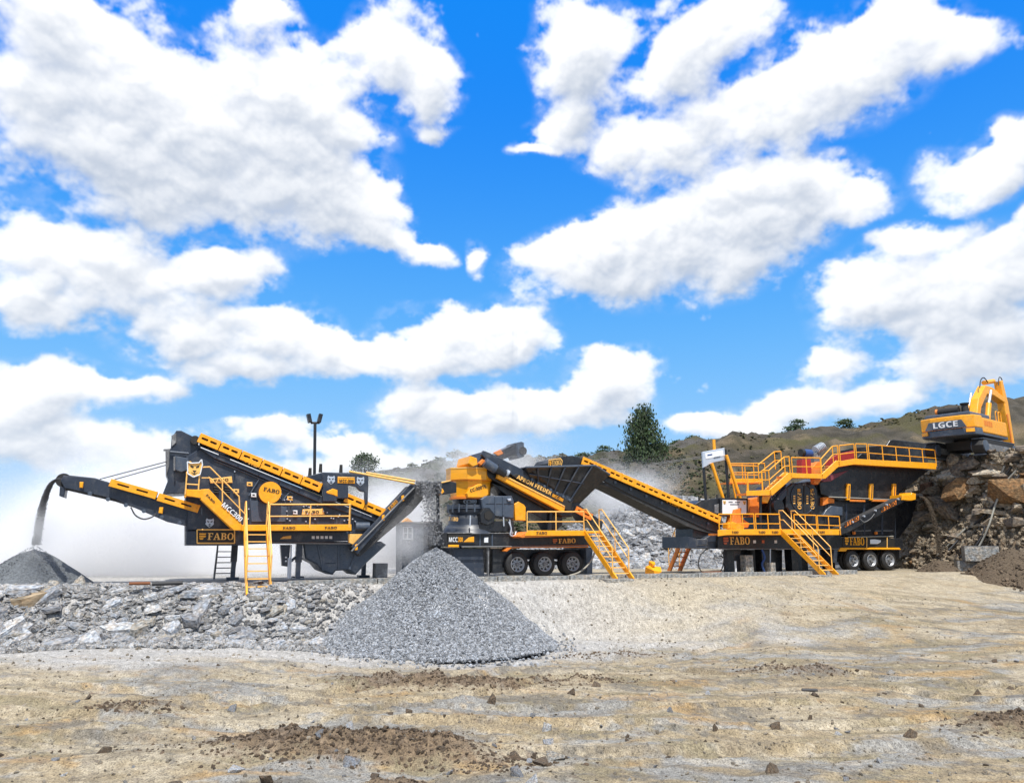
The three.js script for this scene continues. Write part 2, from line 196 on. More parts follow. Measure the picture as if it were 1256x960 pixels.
  wheel(parent, c, r, inner = true) {
    const g = sub(parent, 'wheel'); g.position.copy(c);
    const wd = 0.28, prof = [[0.56, 0.02], [0.72, 0], [0.86, 0.015], [0.955, 0.045], [0.985, 0.07], [1, 0.085], [0.975, 0.1], [1, 0.115], [1, 0.165], [0.975, 0.18], [1, 0.195], [0.985, 0.21], [0.955, 0.235], [0.86, 0.265], [0.72, 0.28], [0.56, 0.26]].map(([a, b]) => new THREE.Vector2(a * r, -b));
    const tyre = new THREE.LatheGeometry(prof, 40); tyre.rotateX(Math.PI / 2); put(g, 'tyre', tyre, M.rubber);
    if (inner) { const t2 = tyre.clone(); t2.translate(0, 0, -0.34); put(g, 'inner_tyre', t2, M.rubber); }
    const rim = new THREE.LatheGeometry([[0.6, 0.0], [0.585, 0.02], [0.54, -0.01], [0.50, -0.10], [0.36, -0.115], [0.34, -0.09], [0.24, -0.08], [0.0, -0.08]].map(([a, b]) => new THREE.Vector2(a * r, b)), 32); rim.rotateX(Math.PI / 2); put(g, 'rim', rim, M.steel);
    const hub = new THREE.CylinderGeometry(0.15 * r, 0.19 * r, 0.13, 14); hub.rotateX(Math.PI / 2); hub.translate(0, 0, -0.05); const bolts = []; for (let k = 0; k < 10; k++) { const b = new THREE.CylinderGeometry(0.022, 0.022, 0.05, 6); b.rotateX(Math.PI / 2); b.translate(Math.cos(k * 0.628) * 0.29 * r, Math.sin(k * 0.628) * 0.29 * r, -0.07); bolts.push(b); }
    const holes = []; for (let k = 0; k < 8; k++) { const b = new THREE.CylinderGeometry(0.052, 0.052, 0.02, 8); b.rotateX(Math.PI / 2); b.translate(Math.cos(k * 0.785 + 0.3) * 0.43 * r, Math.sin(k * 0.785 + 0.3) * 0.43 * r, -0.103); holes.push(b); }
    put(g, 'hub', mergeGeometries([hub, ...bolts]), M.grey); put(g, 'rim_holes', mergeGeometries(holes), M.ink); return g;
  }
  emblem(parent, px, py, size, w, m = M.pale) {   // a beast's head in outline on a small shield-shaped plate
    const A = this.h(px, py, w), k = size * A.distanceTo(this.h(px + 1, py, w)) / 2, P = [[-0.75, 1], [-0.95, 0.55], [-0.85, 0.1], [-1, -0.25], [-0.55, -0.7], [0, -1.05], [0.55, -0.7], [1, -0.25], [0.85, 0.1], [0.95, 0.55], [0.75, 1], [0.4, 0.75], [-0.4, 0.75]].map(([x, y]) => V(A.x + x * k * 0.9, A.y + y * k, 0)), g = sub(parent, 'emblem');
    slab(g, 'shield', shapeOf(P), w, 0.03, m, 0.004); const dark = [[[-0.6, 0.45], [-0.15, 0.25], [-0.2, 0.05], [-0.6, 0.2]], [[0.6, 0.45], [0.15, 0.25], [0.2, 0.05], [0.6, 0.2]], [[-0.28, -0.25], [0.28, -0.25], [0, -0.55]], [[-0.5, -0.45], [-0.2, -0.7], [0, -0.85], [0.2, -0.7], [0.5, -0.45], [0.2, -0.6], [-0.2, -0.6]]].map((q) => { const s = new THREE.ExtrudeGeometry(shapeOf(q.map(([x, y]) => V(A.x + x * k * 0.9, A.y + y * k, 0))), { depth: 0.012, bevelEnabled: false }); s.translate(0, 0, w); return s; });
    dark.forEach((q) => put(g, 'face_print', q, M.ink)); return g;
  }
}

// ---------------------------------------------------------------- the lie of the land
const toRow = (x, z) => { const dx = x - ROW.x, dz = z - ROW.z; return [dx * U.x + dz * U.z, dx * Wd.x + dz * Wd.z]; };
const MOUNDS = [[425, 908, 1.9, 0.75, 0.34], [360, 905, 1.0, 0.5, 0.22], [520, 912, 0.9, 0.5, 0.2], [505, 836, 1.5, 0.6, 0.26], [585, 834, 1.5, 0.5, 0.24], [490, 962, 0.6, 0.4, 0.3], [1250, 885, 0.9, 0.7, 0.36], [1000, 822, 0.9, 0.4, 0.2], [945, 818, 0.6, 0.3, 0.14], [700, 828, 1.5, 0.4, 0.12], [1010, 962, 0.35, 0.25, 0.16], [160, 868, 0.9, 0.4, 0.14], [610, 925, 0.8, 0.4, 0.1], [760, 800, 1.6, 0.4, 0.12]]
  .map(([px, py, rx, rz, h]) => { const p = atHeight(px, py, 0.1); return { x: p.x, z: p.z, rx: rx * 1.2, rz: rz * 1.1, h: h * 0.62 }; });
const moundAt = (x, z) => { let h = 0; for (const m of MOUNDS) { const dx = (x - m.x) / m.rx, dz = (z - m.z) / m.rz, q = dx * dx + dz * dz; if (q < 6) h += m.h * Math.exp(-q * 1.4); } return h; };
const EDGE = 2.75, edgeAt = (u) => EDGE - 1.7 * sstep(-10.5, -19, u);   // the crest of the bank swings back on the left
function bankShare(u, w) {   // 0 on the pad, 1 on the low ground in front; steep rubble on the left, a long ramp on the right
  const right = sstep(1.0, 11, u), mid = sstep(-2, 4, u), wide = mix(mix(2.5, 5.2, mid), 12.5, right), t = clamp((w - edgeAt(u) - 0.85 * mid - 0.25 * noise(u * 0.5, 3.3)) / wide); return mix(sstep(0, 1, t), 1 - Math.pow(1 - t, 1.7), right);
}
const TRACKS = [[0, -75, 58], [0, -75, 59.9], [3, -80, 64.6], [3, -80, 66.4], [40, -60, 50], [40, -60, 51.9], [-45, -70, 66], [-45, -70, 67.9]];   // wheel ruts as wide arcs: centre x, z and radius
function rutAt(x, z) { let d = 0; for (const [cx, cz, R] of TRACKS) { const dx = x - cx, dz = z - cz, q = Math.hypot(dx, dz) - R + 0.25 * noise(x * 0.3, z * 0.3, cx); if (Math.abs(q) < 0.5) { const a = Math.atan2(dz, dx) * R, lug = 0.5 + 0.5 * Math.sin(a * 22 + Math.sign(q) * 1.2 + q * 6), gap = sstep(-0.25, 0.15, noise(a * 0.13, cx)); d += gap * (sstep(0.30, 0.18, Math.abs(q)) * (-0.06 - 0.045 * lug) + Math.exp(-((Math.abs(q) - 0.34) ** 2) * 160) * 0.045); } } return d; }
function groundY(x, z) {
  const [u, w] = toRow(x, z), s = bankShare(u, w), low = -0.05 + 0.02 * clamp(x, 0, 25) * sstep(-12, -30, z) + 0.45 * sstep(1, -11, x) * sstep(-13, -22, z), rough = sstep(edgeAt(u) - 0.3, edgeAt(u) + 1.2, w);
  const track = Math.sin((z + 0.16 * x + noise(x * 0.12, z * 0.3) * 2.2) * 3.1) * 0.008 + noise(x * 0.3, z * 0.8, 2) * 0.11 + noise(x * 1.1, z * 1.7, 5) * 0.04 + fbm(x * 2.4, z * 3.4, 3, 5) * 0.06;
  return mix(PAD - 0.02, low, s) + rough * (track + rutAt(x, z)) + moundAt(x, z) * (1 + 0.6 * noise(x * 2.4, z * 2.4, 1) + 0.38 * noise(x * 6, z * 6, 4) + 0.16 * noise(x * 15, z * 15, 7));
}
// ridge of the hill behind, read off the skyline
const SKYLINE = [[-400, 690], [120, 690], [250, 655], [330, 610], [430, 584], [480, 578], [540, 571], [620, 566], [700, 561], [770, 553], [850, 545], [930, 535], [1000, 529], [1060, 524], [1130, 514], [1200, 503], [1300, 492], [1700, 450]].map(([px, py]) => atDepth(px, py, 100)).map((p) => [p.x, p.y]);
function ridge(x) { for (let i = 1; i < SKYLINE.length; i++) if (x < SKYLINE[i][0] || i === SKYLINE.length - 1) { const [a, b] = [SKYLINE[i - 1], SKYLINE[i]], t = clamp((x - a[0]) / (b[0] - a[0])); return mix(a[1], b[1], t); } }
function farY(x, z) {
  const d = -z, r = ridge(x * 100 / Math.max(d, 60)) - PAD, up = sstep(54, 100, d) * (1 - 0.45 * sstep(100, 190, d)), rough = (fbm(x * 0.05, z * 0.05, 1, 5) * 2.2 + fbm(x * 0.3, z * 0.3, 2, 5) * 1.9 + (0.3 - Math.abs(noise(x * 0.16 + 2 * noise(x * 0.05, z * 0.05), z * 0.05, 6))) * 0.8 + noise(x * 1.7, z * 1.7, 3) * 0.22) * sstep(55, 75, d) * (r > 0.5 ? 1 : 0.25);
  return PAD - 0.05 + Math.max(0, r) * up * (1 + 0.06 * Math.sin(z * 0.21 + x * 0.02)) + rough * (d > 92 && d < 110 ? 0.55 : 1) - sstep(190, 400, d) * 6;
}
const sheet = (xs, zs, yAt, colorAt) => {
  const nx = xs.length, nz = zs.length, p = new Float32Array(nx * nz * 3), c = new Float32Array(nx * nz * 3), uv = new Float32Array(nx * nz * 2), idx = [];
  for (let j = 0; j < nz; j++) for (let i = 0; i < nx; i++) { const k = j * nx + i, x = xs[i], z = zs[j]; p.set([x, yAt(x, z), z], k * 3); c.set(colorAt(x, z), k * 3); uv.set([x, -z], k * 2); if (i && j) { const a = k - nx - 1; idx.push(a, k - 1, a + 1, a + 1, k - 1, k); } }
  const g = new THREE.BufferGeometry(); g.setAttribute('position', new THREE.BufferAttribute(p, 3)); g.setAttribute('color', new THREE.BufferAttribute(c, 3)); g.setAttribute('uv', new THREE.BufferAttribute(uv, 2)); g.setIndex(idx); g.computeVertexNormals(); return g;
};
const mix3 = (a, b, t) => [mix(a[0], b[0], t), mix(a[1], b[1], t), mix(a[2], b[2], t)];
const CLAY = [0.385, 0.315, 0.205], PALE = [0.46, 0.405, 0.305], GREY = [0.29, 0.30, 0.305], BROWN = [0.17, 0.12, 0.078], OCHRE = [0.42, 0.27, 0.11], POWDER = [0.50, 0.505, 0.515], OLIVE = [0.27, 0.235, 0.15];
function groundColor(x, z) {   // clay, spilt stone powder, wet slurry, dug-up brown earth: each with its own outline
  const [u, w] = toRow(x, z), bx = x + 1.6 * noise(x * 0.35, z * 0.5, 11), bz = z + 1.1 * noise(x * 0.3, z * 0.45, 13), n1 = fbm(bx * 0.26, bz * 0.5, 1, 5), n2 = fbm(bx * 0.5, bz * 0.95, 6, 5), n3 = fbm(x * 1.6, z * 2.8, 9, 4), n4 = fbm(x * 5, z * 8, 3, 3), n5 = fbm(x * 13, z * 16, 4, 2), scrape = fbm(bx * 0.45 + z * 0.05, bz * 1.7, 5, 6, 0.6);
  let c = mix3(CLAY, PALE, sstep(-0.10, 0.25, n1 + n3 * 0.5)); c = mix3(c, OLIVE, sstep(0.0, 0.22, n2 - n1 * 0.3 + n4 * 0.3) * 0.8);
  c = mix3(c, GREY, sstep(0.05, 0.18, fbm(bx * 0.22 + 40, bz * 0.5, 2, 5) + n3 * 0.35) * 0.85); c = mix3(c, OCHRE, sstep(0.15, 0.28, fbm(bx * 0.45, bz * 0.9 + 50, 4, 4) + n4 * 0.25) * 0.6);
  c = mix3(c, [0.16, 0.135, 0.10], sstep(0.09, 0.26, scrape + n4 * 0.5 + n5 * 0.2) * 0.6); c = mix3(c, [0.54, 0.49, 0.40], sstep(0.12, 0.26, -scrape + n4 * 0.4) * 0.45);
  c = mix3(c, [0.15, 0.145, 0.135], sstep(0.14, 0.26, fbm(bx * 0.55 + 9, bz * 1.2, 8, 5) + n4 * 0.45) * 0.7);
  c = mix3(c, BROWN, sstep(0.01, 0.10, moundAt(x, z) + n4 * 0.14 + n5 * 0.08 + n3 * 0.08 - 0.02) * 0.85);
  const e = w - edgeAt(u), dusty = sstep(8.5, 4.2, e + n1 * 6 + n3 * 2.5) * sstep(7, 0, u + n1 * 6); c = mix3(c, POWDER, dusty * 0.9);
  const ramp = sstep(8.0, 2.0, e + n2 * 7 + scrape * 4) * sstep(-3, 3, u); c = mix3(c, [0.50, 0.44, 0.33], ramp * 0.7);
  const k = 1 + n4 * 0.5 + n3 * 0.25 + n5 * 0.4; return c.map((q) => q * k);
}
const gritMap = canvasMap(1024, (x, y) => { const fine = tile(x, y, 120, 3, 1), mid = tile(x, y, 28, 5, 2), peb = tile(x, y, 70, 2, 12), v = 0.86 + fine * 0.34 + mid * 0.20 - (peb > 0.33 ? 0.22 : 0) + (peb < -0.36 ? 0.14 : 0); return [v, v * 0.985, v * 0.96]; }, 1 / 3.1);
const gritBump = canvasMap(1024, (x, y) => { const v = 0.45 + tile(x, y, 120, 3, 1) * 0.5 + tile(x, y, 28, 5, 2) * 0.8; return [v, v, v]; }, 1 / 3.1, false);
{
  const xs = [], zs = []; for (let i = 0; i <= 620; i++) { const t = i / 310 - 1; xs.push(1.5 + Math.sign(t) * (Math.abs(t) * 16 + Math.pow(Math.abs(t), 4) * 26)); } for (let j = 0; j <= 400; j++) zs.push(-7 - 41 * Math.pow(j / 400, 1.35)); for (let j = 1; j <= 30; j++) zs.unshift(-7 + j);
  const m = new THREE.MeshStandardMaterial({ vertexColors: true, map: gritMap, bumpMap: gritBump, bumpScale: 0.02, roughness: 0.96, side: THREE.DoubleSide });
  const o = put(scene, 'ground', sheet(xs, zs, groundY, groundColor), m); o.userData.kind = 'structure';
}
// far land: spoil, scrub and bare earth up to the ridge
{
  const xs = [], zs = []; for (let i = 0; i <= 520; i++) { const t = i / 260 - 1; xs.push(t * 110 + Math.sign(t) * Math.pow(Math.abs(t), 5) * 700); } for (let j = 0; j <= 280; j++) zs.push(-46 - j * 0.3764); for (let j = 1; j <= 40; j++) zs.push(-151.4 - j * j * 0.5); for (let j = 1; j <= 30; j++) zs.unshift(-46 + j * (j < 20 ? 2.4 : 8));
  const y = (x, z) => (z > -47.5 && Math.abs(x) < 46 ? Math.min(farY(x, z), groundY(x, z) - 1.4) : z > -47 ? PAD - 0.6 : farY(x, z) + (z > -52 ? -0.25 : 0));
  const col = (x, z) => {
    const d = -z, n = fbm(x * 0.06, z * 0.06, 3, 5), n2 = fbm(x * 0.25, z * 0.25, 7, 4), n3 = fbm(x * 0.9, z * 0.9, 2, 4), side = sstep(8, 30, x * 100 / Math.max(d, 50) + n * 30); let c = mix3([0.16, 0.155, 0.15], [0.20, 0.15, 0.10], sstep(-0.1, 0.25, n + n2 * 0.5));
    c = mix3(c, [0.075, 0.09, 0.035], sstep(-0.10, 0.12, n2 + n * 0.4) * sstep(62, 84, d) * (1 - side * 0.45)); c = mix3(c, [0.125, 0.10, 0.06], side * 0.5); c = mix3(c, [0.30, 0.235, 0.155], sstep(0.10, 0.24, n2 + n3 * 0.5) * side * 0.8); c = mix3(c, [0.045, 0.042, 0.028], sstep(0.04, 0.22, n3 - n2 * 0.5) * 0.75); c = mix3(c, [0.13, 0.125, 0.045], sstep(0.10, 0.24, fbm(x * 0.12, z * 0.3, 5, 4)) * 0.7);
    if (d < 62 || x < -30) c = mix3(c, [0.42, 0.41, 0.40], sstep(62, 52, d + n * 8)); return c.map((q) => q * (1 + n3 * 0.5));
  };
  const m = new THREE.MeshStandardMaterial({ vertexColors: true, map: gritMap, roughness: 0.97, bumpMap: gritBump, bumpScale: 0.1, side: THREE.DoubleSide });
  const o = put(scene, 'hillside', sheet(xs, zs, y, col), m); o.userData.kind = 'structure';
}

// ---------------------------------------------------------------- stones
function stoneGeo(seed, kind) {   // 'slab' flat shale, 'lump' rounded block, 'chip' coarse gravel
  const r = rng(seed); let g;
  if (kind === 'slab') { const n = 5 + Math.floor(r() * 3), top = [], s = []; for (let i = 0; i < n; i++) { const a = i / n * 6.283 + (r() - 0.5) * 0.6, q = 0.36 + r() * 0.2; s.push([Math.cos(a) * q * 1.15, Math.sin(a) * q * 0.85]); } const p = [], tri = (a, b, c) => p.push(...a, ...b, ...c), hi = s.map(([x, z]) => [x * (0.82 + r() * 0.14), 0.10 + r() * 0.06, z * (0.82 + r() * 0.14)]), lo = s.map(([x, z]) => [x, -0.12 + r() * 0.05, z]), ct = [0, 0.15, 0], cb = [0, -0.14, 0];
    for (let i = 0; i < n; i++) { const j = (i + 1) % n; tri(ct, hi[j], hi[i]); tri(cb, lo[i], lo[j]); tri(hi[i], hi[j], lo[i]); tri(hi[j], lo[j], lo[i]); } g = new THREE.BufferGeometry(); g.setAttribute('position', new THREE.Float32BufferAttribute(p, 3)); }
  else if (kind === 'lump') { const q = []; for (let i = 0; i < 15; i++) { const v = V(r() - 0.5, r() - 0.5, r() - 0.5), m = Math.max(Math.abs(v.x), Math.abs(v.y), Math.abs(v.z)); v.multiplyScalar(mix(1, 0.5 / m, 0.55)); v.x *= 1.1; v.y *= 0.72; q.push(v); } g = new ConvexGeometry(q); }
  else { g = new THREE.IcosahedronGeometry(0.5, 0); const p = g.attributes.position, f = [0.9 + r() * 0.3, 0.6 + r() * 0.25, 0.8 + r() * 0.3], seen = new Map(); for (let i = 0; i < p.count; i++) { const key = [p.getX(i), p.getY(i), p.getZ(i)].map((q) => q.toFixed(3)).join(); if (!seen.has(key)) seen.set(key, kind === 'lump' ? 0.74 + r() * 0.42 : 0.7 + r() * 0.55); const q = seen.get(key); p.setXYZ(i, p.getX(i) * f[0] * q, p.getY(i) * f[1] * q, p.getZ(i) * f[2] * q); } if (g.index) g = g.toNonIndexed(); }
  g.computeVertexNormals(); const p = g.attributes.position, uv = new Float32Array(p.count * 2); const nn = g.attributes.normal; for (let i = 0; i < p.count; i++) { const a = Math.abs(nn.getX(i)), b = Math.abs(nn.getY(i)), c = Math.abs(nn.getZ(i)); uv[i * 2] = (a > b && a > c ? p.getZ(i) : p.getX(i)) + seed * 0.31; uv[i * 2 + 1] = (b >= a && b >= c ? p.getZ(i) : p.getY(i)) + seed * 0.17; } g.setAttribute('uv', new THREE.BufferAttribute(uv, 2)); return g;
}
function stretched(geo, sx, sy, sz) { const g = geo.clone().scale(sx, sy, sz); g.computeVertexNormals(); const p = g.attributes.position, n = g.attributes.normal, uv = g.attributes.uv; for (let i = 0; i < p.count; i++) { const a = Math.abs(n.getX(i)), b = Math.abs(n.getY(i)), c = Math.abs(n.getZ(i)); uv.setXY(i, a > b && a > c ? p.getZ(i) : p.getX(i), b >= a && b >= c ? p.getZ(i) : p.getY(i)); } return g; }
const SLABS = [...Array(10).keys()].map((k) => stoneGeo(k + 1, 'slab')), LUMPS = [...Array(14).keys()].map((k) => stoneGeo(k + 51, 'lump')), CHIPS = [...Array(4).keys()].map((k) => stoneGeo(k + 91, 'chip'));
const stoneMat = (r, g, b) => mat(r, g, b, 0.93, { map: rockMap, bumpMap: rockBump, bumpScale: 0.02 });
const SHALE = [stoneMat(0.53, 0.54, 0.56), stoneMat(0.40, 0.41, 0.43), stoneMat(0.60, 0.60, 0.60), stoneMat(0.29, 0.295, 0.31), stoneMat(0.43, 0.40, 0.35)], CLIFF = [stoneMat(0.48, 0.39, 0.285), stoneMat(0.39, 0.315, 0.225), stoneMat(0.56, 0.48, 0.37), stoneMat(0.27, 0.22, 0.17)], RUSTY = stoneMat(0.33, 0.19, 0.085), EARTH = stoneMat(0.175, 0.128, 0.085);
function scatter(parent, name, geo, m, list) {   // list of [x, y, z, sx, sy, sz, rx, ry, rz, tone]
  const o = new THREE.InstancedMesh(geo, m, list.length), d = new THREE.Object3D(), c = new THREE.Color(); o.name = parent === scene ? numbered(name) : name; o.userData.kind = 'stuff';
  list.forEach((q, i) => { d.position.set(q[0], q[1], q[2]); d.scale.set(q[3], q[4], q[5]); d.rotation.set(q[6], q[7], q[8]); d.updateMatrix(); o.setMatrixAt(i, d.matrix); const t = q[9] ?? 1; Array.isArray(t) ? c.setRGB(...t) : c.setRGB(t, t, t); o.setColorAt(i, c); }); parent.add(o); return o;
}
function stone(parent, geo, m, x, y, z, s, rot, flat = 1) { const o = put(parent, 'stone', geo, m); o.position.set(x, y, z); o.scale.set(s[0], s[1] * flat, s[2]); o.rotation.set(...rot); return o; }

// the bank of broken shale in front of the pad, left
{
  const g = sub(scene, 'rubble_bank'); g.userData.kind = 'structure'; const r = rng(5), small = [[], [], []], uL = inRow(-60, 745, 4).x, uR = inRow(425, 745, 4).x;
  const at = (u, w) => { const p = rowPoint(u, 0, w); p.y = groundY(p.x, p.z); return p; };
  let n = 0; while (n < 285) { const u = mix(uL, uR, r()), w = edgeAt(u) - 0.2 + 3.5 * Math.pow(r(), 0.85); if (noise(u * 0.7, w * 0.9) < -0.3) continue; const p = at(u, w), s = (0.28 + 0.62 * Math.pow(r(), 3)) * (u > uR - 3 ? 0.7 : 1); stone(g, SLABS[n % 10], SHALE[Math.floor(r() * 5)], p.x, p.y + 0.05 * s + 0.02, p.z, [s * 1.25, s * (0.45 + r() * 0.7), s], [(r() - 0.5) * 0.7 + 0.4, r() * 6.28, (r() - 0.5) * 0.7]); n++; }
  for (let k = 0; k < 15000; k++) { const u = mix(uL, uR + 1.0, r()); if (u > uR - 3.5 && noise(u * 0.9, k * 0.37) > -0.05) continue; const w = edgeAt(u) - 0.6 + 4.3 * Math.pow(r(), 0.8), p = at(u, w), s = 0.05 + 0.24 * Math.pow(r(), 2.2), t = 0.4 + 0.75 * r(); small[k % 3].push([p.x, p.y + 0.03, p.z, s, s * (0.6 + r()), s, (r() - 0.5) * 1.6 + 0.3, r() * 6.28, (r() - 0.5) * 1.6, t]); }
  small.forEach((l, k) => scatter(g, 'rubble_fill', SLABS[k * 3 + 1], SHALE[2], l));
  // three slabs that stand out
  const big = (px, py, h, s, m, rot) => { const p = atHeight(px, py, h); stone(g, SLABS[(px | 0) % 10], m, p.x, p.y, p.z, s, rot); };
  big(28, 738, 1.55, [2.5, 1.7, 1.6], stoneMat(0.42, 0.33, 0.22), [0.25, 0.3, 0.12]); big(78, 778, 0.45, [1.6, 1.6, 1.2], SHALE[2], [0.25, 0.2, 0.05]); big(205, 770, 0.6, [1.7, 1.2, 1.1], SHALE[0], [0.2, 0.5, 0.3]); big(288, 765, 0.65, [1.2, 1.2, 1.0], SHALE[2], [0.6, 0.2, -0.25]); big(305, 750, 1.0, [1.1, 0.9, 1.0], SHALE[0], [0.7, 1.2, 0.2]); big(655, 742, 1.0, [1.0, 1.1, 0.7], SHALE[0], [0.3, 0.3, -0.5]); big(642, 738, 1.2, [0.9, 0.6, 0.6], SHALE[3], [0.2, 0.2, -0.45]); big(630, 732, 1.25, [0.7, 0.6, 0.6], SHALE[1], [0.2, 0.6, -0.3]);
}
// loose stones and clods over the yard
{
  const g = sub(scene, 'yard_stones'); g.userData.kind = 'structure'; const r = rng(12), clods = [], crumbs = [];
  for (let k = 0; k < 190; k++) { const px = r() * 1256, py = 805 + 150 * Math.pow(r(), 0.8), p = atHeight(px, py, 0.05), s = 0.05 + 0.2 * Math.pow(r(), 4); p.y = groundY(p.x, p.z); stone(g, LUMPS[k % 14], r() < 0.5 ? EARTH : SHALE[Math.floor(r() * 5)], p.x, p.y + s * 0.1, p.z, [s * 1.3, s * 0.7, s], [r(), r() * 6, r()]); }
  for (const m of MOUNDS) for (let k = 0; k < 800 * m.rx * m.rz * (m.h > 0.2 ? 2.4 : 1.5); k++) { const a = r() * 6.283, q = Math.sqrt(-Math.log(1 - r() * 0.985)) * 0.82, x = m.x + Math.cos(a) * q * m.rx, z = m.z + Math.sin(a) * q * m.rz, s = 0.010 + 0.085 * Math.pow(r(), 6), b = 0.75 + r() * 1.3; clods.push([x, groundY(x, z) - s * 0.05, z, s * 1.2, s * 0.8, s, r() * 3, r() * 6, r() * 3, [b, b * 0.97, b * 0.95]]); }
  for (let k = 0; k < 16000; k++) { const x = (r() - 0.5) * 40, z = -9.5 - 23 * Math.pow(r(), 1.2); const [u, w] = toRow(x, z); if (w < EDGE) continue; const s = 0.012 + (w < 8 ? 0.10 : 0.07) * Math.pow(r(), 6), b = 0.6 + r() * 0.7; crumbs.push([x, groundY(x, z) + s * 0.15, z, s * 1.3, s * 0.8, s, r() * 3, r() * 6, r() * 3, [b, b * 0.92, b * 0.82]]); }
  scatter(g, 'earth_clods', CHIPS[1], EARTH, clods); scatter(g, 'stone_crumbs', CHIPS[2], stoneMat(0.55, 0.50, 0.42), crumbs);
  const bone = atHeight(993, 845, 0.06); const pipe = put(g, 'pipe_offcut', barGeo(V(-0.17, 0, 0), V(0.17, 0, 0.03), 0.045, 10), M.cable); pipe.position.set(bone.x, groundY(bone.x, bone.z) + 0.05, bone.z);
}
// heap of crushed stone in the middle
{
  const c = atDepth(535, 664, 26.9), base = 0.08, H = c.y - base, R = 4.12, g = thing('gravel_heap', 'tall cone of blue grey crushed stone below the falling stream', 'gravel heap', null, V(c.x, base, c.z)), r = rng(77), l = [[], [], []];
  const prof = (q) => H * (1 - q - 0.10 * q * (1 - q)) - 0.20 * Math.exp(-q * q * 70);
  const core = new THREE.LatheGeometry([...Array(24).keys()].map((k) => new THREE.Vector2(Math.max(0.001, R * 1.0 * k / 23), Math.max(-0.1, prof(k / 23)) - 0.05)), 48); put(g, 'heap_core', core, stoneMat(0.62, 0.64, 0.67));
  for (let k = 0; k < 72000; k++) { const a = r() * 6.283, q = Math.sqrt(r()) * (1 + (r() < 0.09 ? 0.26 * r() * r() : 0)), wob = 1 + 0.07 * noise(Math.cos(a) * 2.4, Math.sin(a) * 2.4, q * 5), x = Math.cos(a) * q * R * wob, z = Math.sin(a) * q * R * wob; if (z < -R * 0.5) continue; const gy = groundY(c.x + x, c.z + z) - base; if (gy > prof(q) + 0.12 && q < 1) continue; const y = Math.max(prof(q), gy + 0.01), s = (0.032 + 0.048 * r()) * (0.8 + 0.55 * q), t = 0.42 + 0.85 * Math.pow(r(), 1.3); l[k % 3].push([x, y + (r() - 0.4) * 0.05, z, s * 1.25, s, s, r() * 6, r() * 6, r() * 6, [t * 0.97, t * 0.99, t * 1.02]]); }
  l.forEach((q, k) => scatter(g, 'crushed_stone', CHIPS[k], stoneMat(0.74, 0.76, 0.79), q));
  // the stone that is still falling on to it
  const f = [[], []];
  for (let k = 0; k < 1500; k++) { const t = r(), px = mix(516, 533, Math.sqrt(t)) + (r() + r() + r() - 1.5) * (6 + 7 * t), p = atDepth(px, mix(592, 668, t * t * 0.55 + t * 0.45), mix(29.4, 26.8, t) + (r() - 0.5) * 0.6), s = 0.02 + 0.055 * r() * r(), b = 0.6 + 0.6 * r(); f[k % 2].push([p.x, p.y, p.z, s * 1.2, s, s, r() * 6, r() * 6, r() * 6, b]); }
  for (let k = 0; k < 650; k++) { const p = atDepth(511 + r() * 30, 590 + r() * 16, 29.4 + (r() - 0.5) * 0.7), s = 0.03 + 0.06 * r(), b = 0.5 + 0.6 * r(); f[k % 2].push([p.x, p.y, p.z, s * 1.2, s, s, r() * 6, r() * 6, r() * 6, b]); }
  const st = thing('falling_gravel', 'stream of grey stone falling from the conveyor ends onto the tall heap', 'falling gravel'); f.forEach((q, k) => scatter(st, 'falling_stones', CHIPS[k], stoneMat(0.46, 0.47, 0.49), q));
}

